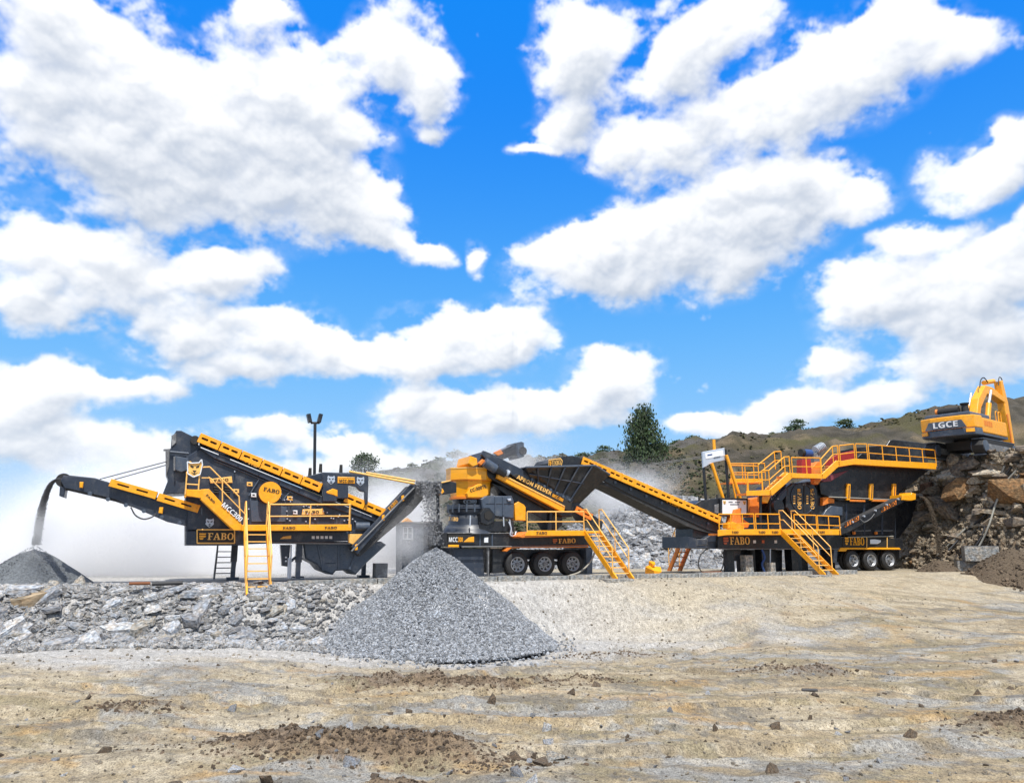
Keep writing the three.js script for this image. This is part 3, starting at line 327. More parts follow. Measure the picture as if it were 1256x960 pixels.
// ---------------------------------------------------------------- left machine: screening plant with stockpile conveyor
{
  const m = new Rig('screening_plant', 'dark navy and yellow mobile screening plant, leftmost machine, with round yellow cover', 'crushing plant', 330), g = m.g, v = (px, py, w) => m.h(px, py, w);
  // stockpile boom
  const boom = sub(g, 'stockpile_conveyor');
  m.plate(boom, 'boom_frame', M.navy, -0.15, 0.12, [77, 583, 115, 586, 138, 594, 250, 629, 250, 650, 205, 640, 140, 612, 78, 598, 74, 590]); m.plate(boom, 'boom_frame', M.navy, -1.1, 0.12, [77, 583, 115, 586, 138, 594, 250, 629, 250, 648, 205, 638, 140, 610, 78, 597, 74, 590]);
  m.plate(boom, 'belt', M.belt, -0.28, 0.8, [78, 582, 116, 586, 250, 628, 250, 632, 116, 592, 78, 589]); m.plate(boom, 'return_belt', M.belt, -0.28, 0.8, [76, 597, 140, 612, 240, 644, 240, 646, 140, 614, 76, 599]);
  drum(boom, 'head_pulley', v(79, 590, -0.68), 0.24, 0.24, 0.85, 'z', M.rubber); m.guards(boom, [136, 587], [194, 603.5], 10.5, 1, 0.0); m.guards(boom, [195, 604.5], [246, 620], 10.5, 1, 0.0);
  m.plate(boom, 'scraper', M.navy, -0.2, 0.8, [73, 596, 80, 598, 78, 610, 72, 608]); m.plate(boom, 'bracket', M.yellow, 0.02, 0.1, [97, 591, 102, 591, 101, 598, 97, 598]); m.plate(boom, 'bracket', M.yellow, 0.02, 0.1, [195, 622, 200, 622, 199, 630, 194, 629]);
  for (let k = 0; k < 6; k++) { const x = 110 + k * 22, y = 605 + k * 7.2; drum(boom, 'idler', v(x, y, -0.1), 0.07, 0.07, 0.16, 'z', M.slate, 10); }
  bar(g, 'stay_cable', v(122, 587.5, -0.2), v(204, 566, -0.2), 0.018, M.cable); bar(g, 'stay_cable', v(140, 588, -1.0), v(204, 570, -1.0), 0.018, M.cable);
  tube(g, 'hose', [v(160, 622, 0), v(166, 632, 0.05), v(176, 636.5, 0.05), v(186, 634, 0.05), v(191, 630, 0)], 0.028, M.cable);
  // tower and housing
  const tower = m.plate(g, 'feed_tower', M.navy, -0.25, 1.9, [216, 528, 222, 528, 236, 535, 235, 541, 246, 547, 240, 604, 199, 606, 206, 588, 203, 578, 204, 553, 209, 550, 210, 537]);
  m.plate(tower, 'cover_plate', M.grey, -0.2, 0.06, [210, 534, 216, 531, 216, 543, 210, 548]); m.plate(tower, 'cover_plate', M.grey, -0.2, 0.06, [202.5, 553, 208, 551, 207, 572, 203, 586]); m.plate(tower, 'side_box', M.slate, -0.05, 0.5, [214, 559, 231, 562, 231, 576, 222, 579, 214, 576]); m.bar(tower, 'hinge_bar', [208, 554], [231, 556], 0.04, M.slate, -0.15); m.bar(tower, 'hinge_bar', [213.5, 560], [213.5, 577], 0.035, M.grey, 0); m.bar(tower, 'hook', [200, 552], [209, 551], 0.04, M.grey, -0.3);
  drum(g, 'top_pulley', v(238, 542, -0.7), 0.16, 0.16, 1.3, 'z', M.rubber);
  const house = m.plate(g, 'housing', M.navy, -0.12, 2.3, [228, 560, 246, 549, 330, 583, 400, 613, 468, 642, 452, 652, 228, 652], 0.04);
  m.plate(g, 'inclined_frame', M.navy, 0.02, 0.16, [241, 547, 472, 640, 470, 644, 400, 620, 300, 577, 262, 562]); m.plate(g, 'inclined_belt', M.belt, -0.2, 1.4, [246, 537, 472, 629, 472, 634, 246, 542]);
  const top = sub(g, 'guard_run'); m.guards(top, [246, 531], [396, 593.5], 12.5, 6, 0.09); m.guards(top, [425, 604.5], [473, 624.5], 11, 2, 0.09); m.plate(top, 'guard_panel', M.yellow, 0.3, 0.06, [400, 603, 408, 599, 414, 601, 414, 609, 409, 607, 401, 605]);
  for (const [a, b, c, d] of [[318, 587, 305, 608], [358, 600, 346, 614], [346, 594, 358, 600]]) m.bar(house, 'stiffener', [a, b], [c, d], 0.03, M.slate, -0.08);
  m.plate(house, 'edge_strip', M.slate, -0.04, 0.08, [262, 563, 300, 578, 360, 604, 360, 606, 300, 580, 262, 565]); m.plate(house, 'side_panel', M.slate, -0.07, 0.06, [306, 611, 330, 618, 352, 622, 350, 640, 308, 640]); m.plate(house, 'lower_panel', M.navy, -0.02, 0.1, [230, 603, 246, 612, 284, 650, 230, 650]);
  for (const [a, b, c, d] of [[262, 552, 276, 556], [268, 556, 282, 562]]) m.plate(house, 'rib', M.slate, 0.06, 0.12, [a, b, c, d, c, d + 2, a, b + 2]);
  for (let k = 0; k < 3; k++) { m.plate(house, 'vent', M.ink, 0.0, 0.1, [262, 597 + k * 3, 268, 597.4 + k * 3, 268, 599 + k * 3, 262, 598.6 + k * 3]); m.plate(house, 'vent', M.ink, 0.0, 0.1, [275, 597 + k * 3, 282, 597.4 + k * 3, 282, 599 + k * 3, 275, 598.6 + k * 3]); }
  const seen = rng(9); for (let k = 0; k < 46; k++) { const x = 250 + seen() * 190, lo = 556 + (x - 246) * 0.43, y = lo + seen() * Math.max(2, 640 - lo); if (x < 300 && y > 600) continue; const b = drum(house, 'bolt', v(x, y, -0.05), 0.026, 0.026, 0.16, 'z', M.silver, 7); b.name = 'bolt'; }
  // round cover
  const disc = sub(g, 'round_cover'), c = v(331, 604, 0.28); drum(disc, 'drum_side', V(c.x, c.y, 0.06), 0.42, 0.42, 0.4, 'z', M.brown, 28); const face = drum(disc, 'cover_plate', V(c.x, c.y, 0.28), 0.405, 0.405, 0.06, 'z', M.yellow, 28); face.name = 'cover_plate'; m.text(disc, 'FABO', [322.5, 601.5], [342, 605.5], 4.6, 0.312, M.ink);
  // signs
  const banner = m.plate(g, 'name_banner', M.pale, 0.02, 0.05, [255.5, 584, 260, 587, 284, 584, 285, 592, 258, 592.5]); m.text(banner, 'FABO', [262, 591], [280, 589.6], 3.4, 0.025, M.ink); const banner2 = m.plate(g, 'name_banner', M.pale, 0.02, 0.05, [371, 624.5, 393, 624, 396, 623, 398, 631, 370, 631.5]); m.text(banner2, 'FABO', [374, 629.5], [391, 629.3], 3.2, 0.025, M.ink);
  for (const [x, y, w2, mm] of [[306, 593.5, 7, M.pale], [289.5, 602, 7, M.pale], [355.5, 611, 7, M.pale], [311, 607, 6.5, M.white], [362, 628, 5.5, M.white]]) { const p = m.plate(g, 'sticker', mm, 0.0, 0.04, [x - w2 / 2, y - 2.6, x + w2 / 2, y - 2.2, x + w2 / 2, y + 2.8, x - w2 / 2, y + 2.4]); m.plate(p, 'print', M.ink, 0.01, 0.015, [x - w2 / 4, y - 1, x + w2 / 5, y - 0.8, x + w2 / 5, y + 0.9, x - w2 / 4, y + 0.7]); }
  m.logo(g, [299, 566.5], [320, 575.5], 7, 0.12, M.pale);
  // deck, sills, name board
  m.plate(g, 'side_sill', M.navy, -0.02, 0.25, [284, 652, 440, 652, 440, 663, 284, 668]); m.plate(g, 'base_box', M.navy, 0.05, 2.4, [228, 651, 300, 651, 300, 669, 228, 669]); m.plate(g, 'rear_box', M.navy, -0.3, 1.6, [227, 610, 236, 612, 236, 669, 227, 669]);
  const board = m.plate(g, 'name_board', M.ink, 0.1, 0.05, [242.5, 650, 285, 650, 287, 652, 287, 663, 285, 665.5, 242.5, 665.5]); const rim = (x0, y0, x1, y1) => { const q = [[x0, y0], [x1, y0], [x1, y1], [x0, y1], [x0, y0]].map(([a, b]) => v(a, b, 0.11)); put(board, 'frame', mergeGeometries([0, 1, 2, 3].map((i) => barGeo(q[i], q[i + 1], 0.025))), M.pale); }; rim(241.5, 649.5, 287.5, 666); m.logo(board, [243.5, 662], [286, 662], 9, 0.115, M.pale);
  m.emblem(g, 257, 641, 12, 0.06, M.silver); { const s = rng(3); for (let k = 0; k < 5; k++) { const x = 384 + k * 5.4; m.plate(g, 'sticker', M.white, 0.0, 0.03, [x - 1.8, 657.2, x + 1.8, 657.2, x + 1.8, 660.6 + s() * 0.4, x - 1.8, 660.6]); } }
  m.plate(g, 'decal', M.pale, 0.0, 0.03, [343, 661, 347, 658, 357, 656.5, 357, 660.5]); m.bar(g, 'sill_ledge', [330, 665.5], [432, 666.5], 0.035, M.grey, 0.05);
  m.plate(g, 'corner_plate', M.pale, 0.1, 0.06, [427, 655, 447, 655, 438, 665, 433, 668, 427, 665]);
  // platform
  const plat = sub(g, 'platform'); m.plate(plat, 'toe_board', M.yellow, 0.92, 0.05, [296, 643.5, 431, 643, 431, 650.8, 296, 651]); m.plate(plat, 'deck', M.orange, 0.86, 0.9, [296, 648, 431, 648, 431, 650.4, 296, 650.4]); m.text(plat, 'FABO', [346.5, 648.6], [362, 648.4], 2.8, 0.925, M.brown); m.text(plat, 'FABO', [398, 648.4], [413, 648.2], 2.8, 0.925, M.brown);
  m.railing(g, [v(331, 618.5, 0.9), v(429, 618.8, 0.9), v(430, 619, 0.05)], 0.86, M.pale, 1.5);
  // upper flight along the machine, landing
  const up = sub(g, 'upper_staircase'); for (const w of [0.95, 0.12]) m.plate(up, 'stringer', M.yellow, w, 0.06, w > 0.5 ? [246, 600, 256, 599.5, 296, 643, 296, 650.5, 286.5, 650.5, 246, 613] : [245, 601, 253, 601, 292, 643, 292, 650, 284, 650, 245, 613]);
  { const a = v(252, 604, 0.5), b = v(291, 645, 0.5), tg = boxGeo(0.24, 0.035, 0.78); for (let k = 0; k < 7; k++) { const o = put(up, 'tread', tg, M.orange); o.position.set(mix(a.x, b.x, k / 6), mix(a.y, b.y, k / 6), 0.53); } const low = V(0, -0.42, 0), q = [v(247, 573, 0.92), v(257, 572.5, 0.92), v(293, 609, 0.92), v(294.5, 644, 0.92)]; put(up, 'handrail', mergeGeometries([0, 1, 2].map((i) => barGeo(q[i], q[i + 1], 0.026))), M.pale); put(up, 'knee_rail', mergeGeometries([barGeo(v(247, 586, 0.92), v(257, 586, 0.92), 0.02), barGeo(v(257, 586, 0.92), v(300, 630, 0.92), 0.02)]), M.pale); bar(up, 'baluster', v(272.5, 588, 0.92), v(272.5, 616, 0.92), 0.024, M.pale); void low; }
  m.text(up, 'MCC300', [271, 620], [294, 640], 6.2, 0.97, M.white, sans, 0.02); m.text(up, 'FABO', [252, 607], [262, 617], 2.4, 0.955, M.brown);
  const land = sub(g, 'landing'); m.plate(land, 'toe_board', M.yellow, 0.95, 0.05, [228.5, 600, 247, 600.5, 247, 611, 228.5, 608]); m.plate(land, 'deck', M.orange, 0.9, 0.9, [228.5, 605.5, 247, 607, 247, 609, 228.5, 607.5]);
  const end = put(land, 'end_board', boxGeo(0.05, 0.3, 0.85), M.yellow), ec = v(229, 604, 0.95); end.position.set(ec.x - 0.04, ec.y, 0.5);
  m.railing(g, [v(229, 579, 0.05), v(229, 581, 0.92), v(244.5, 582, 0.92)], 0.72, M.pale, 0.5); m.emblem(g, 238.5, 574.5, 20, 0.95, M.pale);
  { const q = [[229.5, 566], [233, 568], [244, 567.5], [247, 563.5], [248, 570], [245, 582], [237, 585], [230, 581], [229.5, 566]].map(([a, b]) => v(a, b, 0.985)); put(g, 'emblem_outline', mergeGeometries(q.slice(1).map((p, i) => barGeo(q[i], p, 0.022))), M.white); }
  // front flight and the far one
  const fl = v(299, 647, 0.92); m.stairs(g, { x: fl.x, wide: v(326.5, 647, 0.92).x - fl.x, top: fl.y, bottom: -0.28, z: 0.92, run: 2.3, n: 9 });
  const bl = v(266, 668, -2.5); m.stairs(g, { x: bl.x, wide: v(290, 668, -2.5).x - bl.x, top: bl.y - 0.05, bottom: 0, z: -2.5, run: -1.0, n: 6, m: M.grey, rails: false });
  // portal, plate, exhausts, work lights
  const portal = m.plate(g, 'portal', M.navy, 0.28, 0.22, [396, 579, 452, 582, 451, 618, 447.5, 618, 447.5, 603.5, 442, 602, 437, 597, 427, 594.5, 427, 611, 413, 611, 413, 615, 396, 615]); m.emblem(portal, 406, 588.5, 11, 0.3, M.silver); m.emblem(portal, 442, 590, 11, 0.3, M.silver); m.plate(portal, 'model_plate', M.yellow, 0.31, 0.04, [414, 586, 435, 587, 435, 593, 414, 592.4]); m.plate(portal, 'plate_edge', M.pale, 0.31, 0.04, [414, 584.3, 435, 585.2, 435, 586.4, 414, 585.6]); m.text(portal, 'MCC-300', [416, 591.2], [433.5, 591.9], 3.6, 0.315, M.ink, sans);
  for (const [x, y] of [[393, 574], [418, 575], [380, 579]]) { drum(g, 'exhaust_stub', v(x, y, -0.9), 0.06, 0.075, 0.34, 'y', M.ink, 12); } m.plate(g, 'top_cover', M.navy, -0.7, 1.0, [376, 584, 396, 579, 440, 580, 440, 588, 376, 590]);
  const mast = sub(g, 'light_mast'); bar(mast, 'mast_pole', v(385.5, 590, -1.6), v(386.3, 519, -1.6), 0.065, M.black); bar(mast, 'cross_arm', v(381, 518.5, -1.6), v(391.5, 518.5, -1.6), 0.05, M.black); for (const [x, t] of [[379, -0.25], [392, 0.2]]) { const o = put(mast, 'lamp_head', boxGeo(0.15, 0.36, 0.24), M.black); o.position.copy(v(x, 513, -1.6)); o.rotation.z = -t; }
  m.bar(g, 'yellow_stay', [428, 578], [508, 593], 0.045, M.pale, 0.2, 0.4); m.bar(g, 'yellow_stay', [449, 579.5], [509, 590], 0.045, M.pale, -1.2, -0.9);
  // feed conveyor on the right, rising to the drop point
  const feed = sub(g, 'feed_conveyor'); m.plate(feed, 'belt_trough', M.belt, 0.15, 1.1, [432, 674, 506, 595, 517, 592, 519, 612, 505, 628, 474, 654, 442, 682]); m.plate(feed, 'side_beam', M.navy, 0.3, 0.14, [431, 670, 504, 593.5, 509, 593, 510, 597, 438, 680]); for (const [x, y] of [[470, 635], [494, 611], [437, 671]]) m.plate(feed, 'bracket', M.yellow, 0.36, 0.06, [x - 1.6, y - 3, x + 1.6, y - 4, x + 1.8, y + 3, x - 1.6, y + 4]); m.text(feed, 'FABO', [478, 626], [488, 615.5], 4, 0.305, M.yellow); drum(feed, 'head_pulley', v(512, 599, -0.4), 0.2, 0.2, 1.0, 'z', M.rubber); m.bar(feed, 'lip_bar', [431, 676], [508, 598], 0.035, M.grey, 0.34);
  // belly: under-screen chute, motor, legs
  m.plate(g, 'under_screen_chute', M.slate, -0.4, 1.7, [371, 664, 468, 664, 474, 668, 450, 690, 436, 705, 428, 699, 412, 700, 408, 705, 395, 700, 388, 692, 374, 685], 0.06); m.plate(g, 'chute_rib', M.slate, -0.36, 0.08, [400, 690, 412, 690, 412, 691.4, 400, 691.4]); m.plate(g, 'chute_rib', M.slate, -0.36, 0.1, [388, 667, 391, 667, 398, 700, 395, 700]); m.plate(g, 'chute_rib', M.slate, -0.36, 0.1, [414, 667, 417, 667, 417, 699, 414, 699]); m.plate(g, 'chute_rib', M.slate, -0.36, 0.1, [440, 667, 443, 667, 430, 699, 427, 698]);
  drum(g, 'drive_motor', v(444, 645.5, 0.0), 0.17, 0.17, 0.55, 'x', M.slate, 18); m.plate(g, 'motor_mount', M.navy, 0, 0.5, [432, 650, 458, 650, 456, 656, 432, 656]); m.plate(g, 'link_frame', M.navy, -0.1, 0.4, [452, 617, 458, 620, 478, 645, 471, 652, 462, 640]);
  for (const [x, w] of [[367, -0.25], [367, -2.2], [288, -2.2], [447, -2.2]]) { const a = v(x, 664, w), leg = sub(g, 'support_leg'); leg.position.set(a.x, 0, w); const hgt = a.y; block(leg, 'leg_tube', 0, hgt / 2, 0, 0.17, hgt, 0.17, M.slate); block(leg, 'foot_plate', 0, 0.05, 0, 0.45, 0.1, 0.4, M.slate); block(leg, 'leg_sleeve', 0, hgt * 0.72, 0, 0.23, hgt * 0.5, 0.23, M.navy); }
  m.plate(g, 'leg_brace', M.slate, -0.3, 0.08, [352, 690, 364, 680, 366, 682, 354, 693]); m.plate(g, 'tail_light_box', M.navy, -0.2, 0.3, [344, 668, 356, 668, 354, 695, 346, 694]); for (const y of [683.5, 688]) drum(g, 'reflector', v(350.5, y, -0.18), 0.035, 0.035, 0.03, 'z', M.white, 10); m.bar(g, 'steel_rod', [357, 668], [356, 709], 0.03, M.silver, -0.1); m.bar(g, 'steel_rod', [354, 684], [353.5, 709], 0.045, M.silver, -0.1);
  block(g, 'prop_block', v(466, 700, -1.2).x, 0.3, -1.2, 0.5, 0.6, 0.5, M.grey);
}

// ---------------------------------------------------------------- middle machine: cone crusher with apron feeder
{
  const m = new Rig('cone_crusher', 'black and yellow mobile cone crusher on three axles with sloping feeder, middle machine', 'crushing plant', 640), g = m.g, v = (px, py, w) => m.h(px, py, w);
  const ax = -1.15, px2m = v(578, 600, ax).distanceTo(v(579, 600, ax)), cx = v(577, 600, ax).x, Y = (py) => v(577, py, ax).y;
  const pot = (name, y0, y1, r0, r1, mm, seg, parent = g, turn = 0) => { const o = put(parent, name, new THREE.CylinderGeometry(r0, r1, Y(y0) - Y(y1), seg, 1), mm); if (seg < 12) o.geometry = o.geometry.toNonIndexed(), o.geometry.computeVertexNormals(); o.position.set(cx, (Y(y0) + Y(y1)) / 2, ax); o.rotation.y = turn; return o; };
  const hop = sub(g, 'feed_hopper'); { const R = 28.5 * px2m, L = 2; void L; pot('hopper_rim', 576, 590.5, R, R * 1.0, M.yellow, 8, hop, 0.30 + YAW * 0); pot('hopper_lip', 575.4, 577, R * 1.015, R * 1.015, M.pale, 8, hop, 0.30); pot('hopper_body', 590, 612, R * 0.86, R * 0.80, M.yellow, 10, hop, 0.15); pot('hopper_flange', 589.6, 591.2, R * 1.01, R * 0.9, M.orange, 8, hop, 0.30); pot('hopper_foot', 610.5, 613, R * 0.84, R * 0.84, M.orange, 20, hop); }
  const body = sub(g, 'crusher_body'); const R = 28.5 * px2m; pot('bowl', 612, 622, R * 0.72, R * 0.70, M.black, 28, body); pot('clamp_ring', 620, 625, R * 0.90, R * 0.92, M.navy, 28, body); pot('clamp_ring', 626, 630.5, R * 0.92, R * 0.86, M.navy, 28, body); pot('main_frame', 630, 645, R * 0.80, R * 0.90, M.navy, 28, body); pot('base_cone', 644.5, 655, R * 0.95, R * 1.18, M.navy, 24, body);
  for (let k = 0; k < 18; k++) { const a = k / 18 * 6.283; const o = drum(body, 'clamp_bolt', V(cx + Math.cos(a) * R * 0.9, Y(624), ax + Math.sin(a) * R * 0.9), 0.045, 0.045, 0.34, 'y', M.slate, 8); o.name = 'clamp_bolt'; }
  { const z = ax + R * 0.82; m.plate(hop, 'name_panel', M.yellow, z + 0.06, 0.3, [574, 610, 573, 605, 577, 599, 586, 593.5, 595, 593, 599, 597, 599, 606, 596, 610]); m.text(g, 'CC-300TE', [577, 603.6], [596.5, 598], 3.8, z + 0.062, M.ink, sans, 0.015); m.text(g, 'CC300', [568.5, 617.2], [584.5, 616.8], 3.8, z - 0.02, M.slate, serif, 0.02); m.text(g, 'FABO', [550, 638.4], [561.5, 639.2], 4.6, ax + R * 0.86 + 0.04, M.pale, serif, 0.02); }
  // drive box
  const box = m.plate(g, 'drive_housing', M.slate, 0.0, 1.5, [590, 612, 596, 608, 628, 608, 631, 615, 630.5, 636, 607, 633, 600, 624, 592, 624], 0.04); m.plate(box, 'cover_seam', M.navy, 0.02, 0.05, [596, 617.2, 630, 617.2, 630, 618, 596, 618]); for (const x of [608, 617.5]) m.plate(box, 'cover_rib', M.slate, 0.06, 0.08, [x - 0.8, 609, x + 0.8, 609, x + 0.8, 633, x - 0.8, 632]); m.plate(box, 'cover_handle', M.silver, 0.1, 0.1, [622, 611.5, 627, 611, 627.5, 614, 624, 614.5]);
  m.plate(g, 'pulley_guard', M.black, 0.12, 0.6, [589, 630, 594, 623, 601, 624, 608, 633, 606, 640, 598, 644, 590, 641]); drum(g, 'guard_fan', v(599, 632, 0.13), 0.2, 0.2, 0.05, 'z', M.ink, 6); m.plate(g, 'guard_seat', M.black, 0, 1.4, [588, 640, 630, 638, 631, 652, 588, 652]);
  m.plate(g, 'yellow_tank', M.yellow, -0.1, 0.8, [631, 618, 636, 615, 643, 619, 645, 622, 645, 638.5, 632, 638]); for (const [x0, y0, x1, y1] of [[617.5, 634, 618, 645], [577, 632, 576.5, 645], [625, 637, 628, 655]]) m.bar(g, 'steel_pipe', [x0, y0], [x1, y1], 0.03, M.silver, 0.15); tube(g, 'hose', [v(624, 640, 0.15), v(627, 648, 0.2), v(626, 656, 0.2), v(631, 657, 0.2), v(633, 652, 0.1)], 0.03, M.silver);
  // chassis
  m.plate(g, 'chassis', M.black, -0.02, 2.5, [548, 653, 632, 653, 640, 656, 726, 656, 728, 670, 548, 670]); m.plate(g, 'chassis_ledge', M.grey, 0.06, 0.12, [549, 653, 632, 653.4, 632, 654.4, 549, 654.2]); m.bar(g, 'chassis_line', [566, 670.5], [720, 669.8], 0.028, M.grey, 0.05); m.plate(g, 'chassis_stripe', M.yellow, 0.05, 0.06, [550, 668, 563, 668, 563, 671, 550, 671]);
  const sign = m.plate(g, 'model_board', M.ink, 0.03, 0.05, [549.5, 655, 583.5, 655.5, 583.5, 667, 549.5, 666.5]); m.text(sign, 'MCC', [550.5, 664.5], [561, 664.5], 5.4, 0.035, M.white, sans); m.text(sign, '300', [561.5, 664.5], [567.5, 664.5], 5.4, 0.035, M.yellow, sans); m.plate(sign, 'decal', M.yellow, 0.045, 0.02, [568.5, 664.6, 575, 659, 581.5, 658, 581.5, 664.6]); for (const x of [589, 604]) m.plate(g, 'frame_post', M.slate, 0.02, 0.06, [x - 0.8, 654, x + 0.8, 654, x + 0.8, 670, x - 0.8, 670]); m.plate(g, 'sticker', M.white, 0.02, 0.04, [594, 659, 599, 659, 599, 665.4, 594, 665.4]);
  const red = mat(0.55, 0.16, 0.05, 0.5); m.logo(g, [678, 666.4], [706, 665.8], 5, 0.0, M.pale, red);
  m.plate(g, 'front_leg_box', M.navy, -0.25, 2.0, [556, 672, 593, 672, 594, 707, 580, 707, 556, 690]); m.plate(g, 'jack', M.grey, 0.0, 0.18, [598.5, 672, 600.5, 672, 600, 707, 598.5, 707]); m.plate(g, 'tank', M.black, -0.3, 1.9, [604, 673, 628, 673, 628, 690, 620, 702, 604, 703]);
  m.plate(g, 'mudguard', M.orange, 0.06, 0.55, [618, 675.5, 625.5, 669.4, 722, 668.4, 722, 671.4, 628, 672, 622, 676.5]); m.plate(g, 'rear_bumper', M.slate, -0.05, 2.2, [719, 671, 727, 671, 727, 704, 720, 704]); m.plate(g, 'rear_beam', M.black, -0.6, 1.6, [604, 674, 722, 674, 722, 686, 604, 686]);
  { const ws = [[635, 692], [668.5, 692], [703, 692]].map(([x]) => v(x, 692, 0)), r = 0.525; ws.forEach((p) => m.wheel(g, V(p.x, r, 0), r)); ws.forEach((p) => { drum(g, 'axle', V(p.x, r, -1.2), 0.09, 0.09, 2.2, 'z', M.black, 10); }); }
  tube(g, 'air_hose', [v(730, 676, 0.05), v(727, 684, 0.15), v(720, 694, 0.2), v(710, 702, 0.2), v(698, 706, 0.1)], 0.04, M.hose);
  // platform and flight
  const plat = sub(g, 'platform'); m.plate(plat, 'toe_board', M.yellow, 0.9, 0.05, [647, 650.5, 718, 650.5, 718, 657, 644, 657]); m.plate(plat, 'deck', M.orange, 0.85, 0.9, [636, 657.5, 647, 652, 718, 652, 718, 656.5, 640, 659.5]); m.text(plat, 'FABO', [658, 655], [671, 655], 2.8, 0.905, M.brown);
  m.railing(g, [v(646.5, 627.5, 0.88), v(716, 627.5, 0.88)], 0.84, M.pale, 1.35);
  const st = v(717, 651, 0.9); m.stairs(g, { x: st.x, wide: v(736, 651, 0.9).x - st.x, top: st.y, bottom: 0.0, z: 0.9, run: 2.55, n: 9 }); m.plate(g, 'landing_deck', M.yellow, 0.9, 0.9, [716, 651, 737, 651, 737, 654, 716, 654]);
  // apron feeder
  const ap = sub(g, 'apron_feeder'); m.plate(ap, 'pan', M.black, -0.15, 1.7, [586, 572, 592, 554, 596, 553, 648, 581, 706, 616, 702, 634, 690, 634, 612, 592, 598, 584], 0.05); m.plate(ap, 'side_wall', M.navy, 0.0, 0.18, [590, 557, 593, 552.5, 600, 555, 650, 580, 704, 612, 700, 621, 640, 589, 600, 567]); m.plate(ap, 'name_rail', M.ink, 0.05, 0.08, [628, 583, 634, 581, 702, 616, 700, 627, 690, 624]); m.text(ap, 'APRON FEEDER', [633.4, 586.8], [675.4, 607.4], 4.8, 0.055, M.pale, sans); m.text(ap, 'MCC-300', [677, 609], [690, 615.4], 3.6, 0.055, M.yellow, sans);
  m.plate(ap, 'side_rail', M.yellow, 0.12, 0.22, [610, 586, 611, 581, 693.5, 621, 692, 628, 686, 626]); m.plate(ap, 'rail_edge', M.pale, 0.15, 0.06, [612, 581, 626, 586, 693, 620.2, 692.6, 621.8, 625, 588]); m.plate(ap, 'support', M.black, -0.4, 1.2, [602, 592, 640, 604, 690, 630, 690, 644, 680, 652, 672, 640, 640, 622]); m.bar(ap, 'support_leg', [676, 628], [674, 655], 0.1, M.black, -0.3);
  drum(ap, 'gear_motor', v(601, 571, 0.1), 0.2, 0.2, 0.6, 'x', M.slate, 18).rotation.z = -0.5; drum(ap, 'gear_box', v(614, 578, 0.1), 0.16, 0.22, 0.5, 'x', M.black, 14).rotation.z = -0.5; drum(ap, 'gear_flange', v(622, 580, 0.1), 0.15, 0.15, 0.12, 'x', M.silver, 14).rotation.z = -0.5; m.plate(ap, 'head_guard', M.yellow, 0.05, 1.5, [574.5, 568, 577, 559, 585, 562, 586, 570, 580, 572]); m.plate(ap, 'sprocket_cover', M.orange, 0.08, 0.2, [587, 568, 592, 563, 596, 565, 590, 571]); for (let k = 0; k < 7; k++) { const t = k / 6; drum(ap, 'carrier_roller', v(mix(652, 698, t), mix(588, 613, t), 0.03), 0.06, 0.06, 0.12, 'z', M.slate, 10); }
  // receiving hopper: four walls that flare upwards
  const hp = sub(g, 'receiving_hopper'); const quad = (name, a, b, c, d, mm) => { const t = 0.07, n = b.clone().sub(a).cross(d.clone().sub(a)).normalize().multiplyScalar(t), P = [a, b, c, d], Q = P.map((p) => p.clone().sub(n)), p = [], tri = (x, y, z) => p.push(...x.toArray(), ...y.toArray(), ...z.toArray()), q4 = (x, y, z, w) => { tri(x, y, z); tri(x, z, w); }; q4(...P); q4(Q[3], Q[2], Q[1], Q[0]); for (let i = 0; i < 4; i++) { const j = (i + 1) % 4; q4(P[i], Q[i], Q[j], P[j]); } const ge = new THREE.BufferGeometry(); ge.setAttribute('position', new THREE.Float32BufferAttribute(p, 3)); ge.computeVertexNormals(); const uv = []; for (let i = 0; i < p.length; i += 3) uv.push(p[i] + p[i + 2] * 0.3, p[i + 1]); ge.setAttribute('uv', new THREE.Float32BufferAttribute(uv, 2)); return put(hp, name, ge, mm); };
  const A = v(645, 573, 0.35), B = v(730, 571, 0.35), C = v(748, 582, -0.1), a0 = v(652, 590, -0.05), b0 = v(700, 616, -0.05), c0 = v(712, 617, -0.3), back = (p, w) => V(p.x, p.y, w);
  quad('front_wall', a0, b0, B, A, M.black); quad('corner_wall', b0, c0, C, B, M.black); quad('end_wall', c0, back(c0, -2.0), back(C, -2.6), C, M.black); quad('rear_wall', back(c0, -2.0), back(a0, -2.0), back(A, -2.9), back(C, -2.7), M.black); quad('near_end_wall', back(a0, -2.0), a0, A, back(A, -2.9), M.black);
  for (const t of [0.16, 0.36, 0.56, 0.76, 0.96]) put(hp, 'wall_rib', barGeo(a0.clone().lerp(b0, t).add(V(0, 0, 0.05)), A.clone().lerp(B, t).add(V(0, 0, 0.05)), 0.045, 4), M.navy); put(hp, 'rim_rail', mergeGeometries([barGeo(A, B, 0.05), barGeo(B, C, 0.05)]), M.slate); put(hp, 'belt_rail', barGeo(a0.clone().lerp(A, 0.5).add(V(0, 0, 0.05)), b0.clone().lerp(B, 0.5).add(V(0, 0, 0.05)), 0.035, 4), M.navy); m.plate(hp, 'outlet', M.black, -0.2, 1.6, [690, 610, 712, 617, 708, 626, 700, 634, 690, 628]);
  const side = sub(g, 'return_conveyor'); m.plate(side, 'belt_frame', M.black, -0.25, 0.8, [706, 622, 712, 620, 740, 640, 738, 650, 716, 638]); m.guards(side, [707, 620.5], [727, 631], 7, 1, -0.1, M.orange);
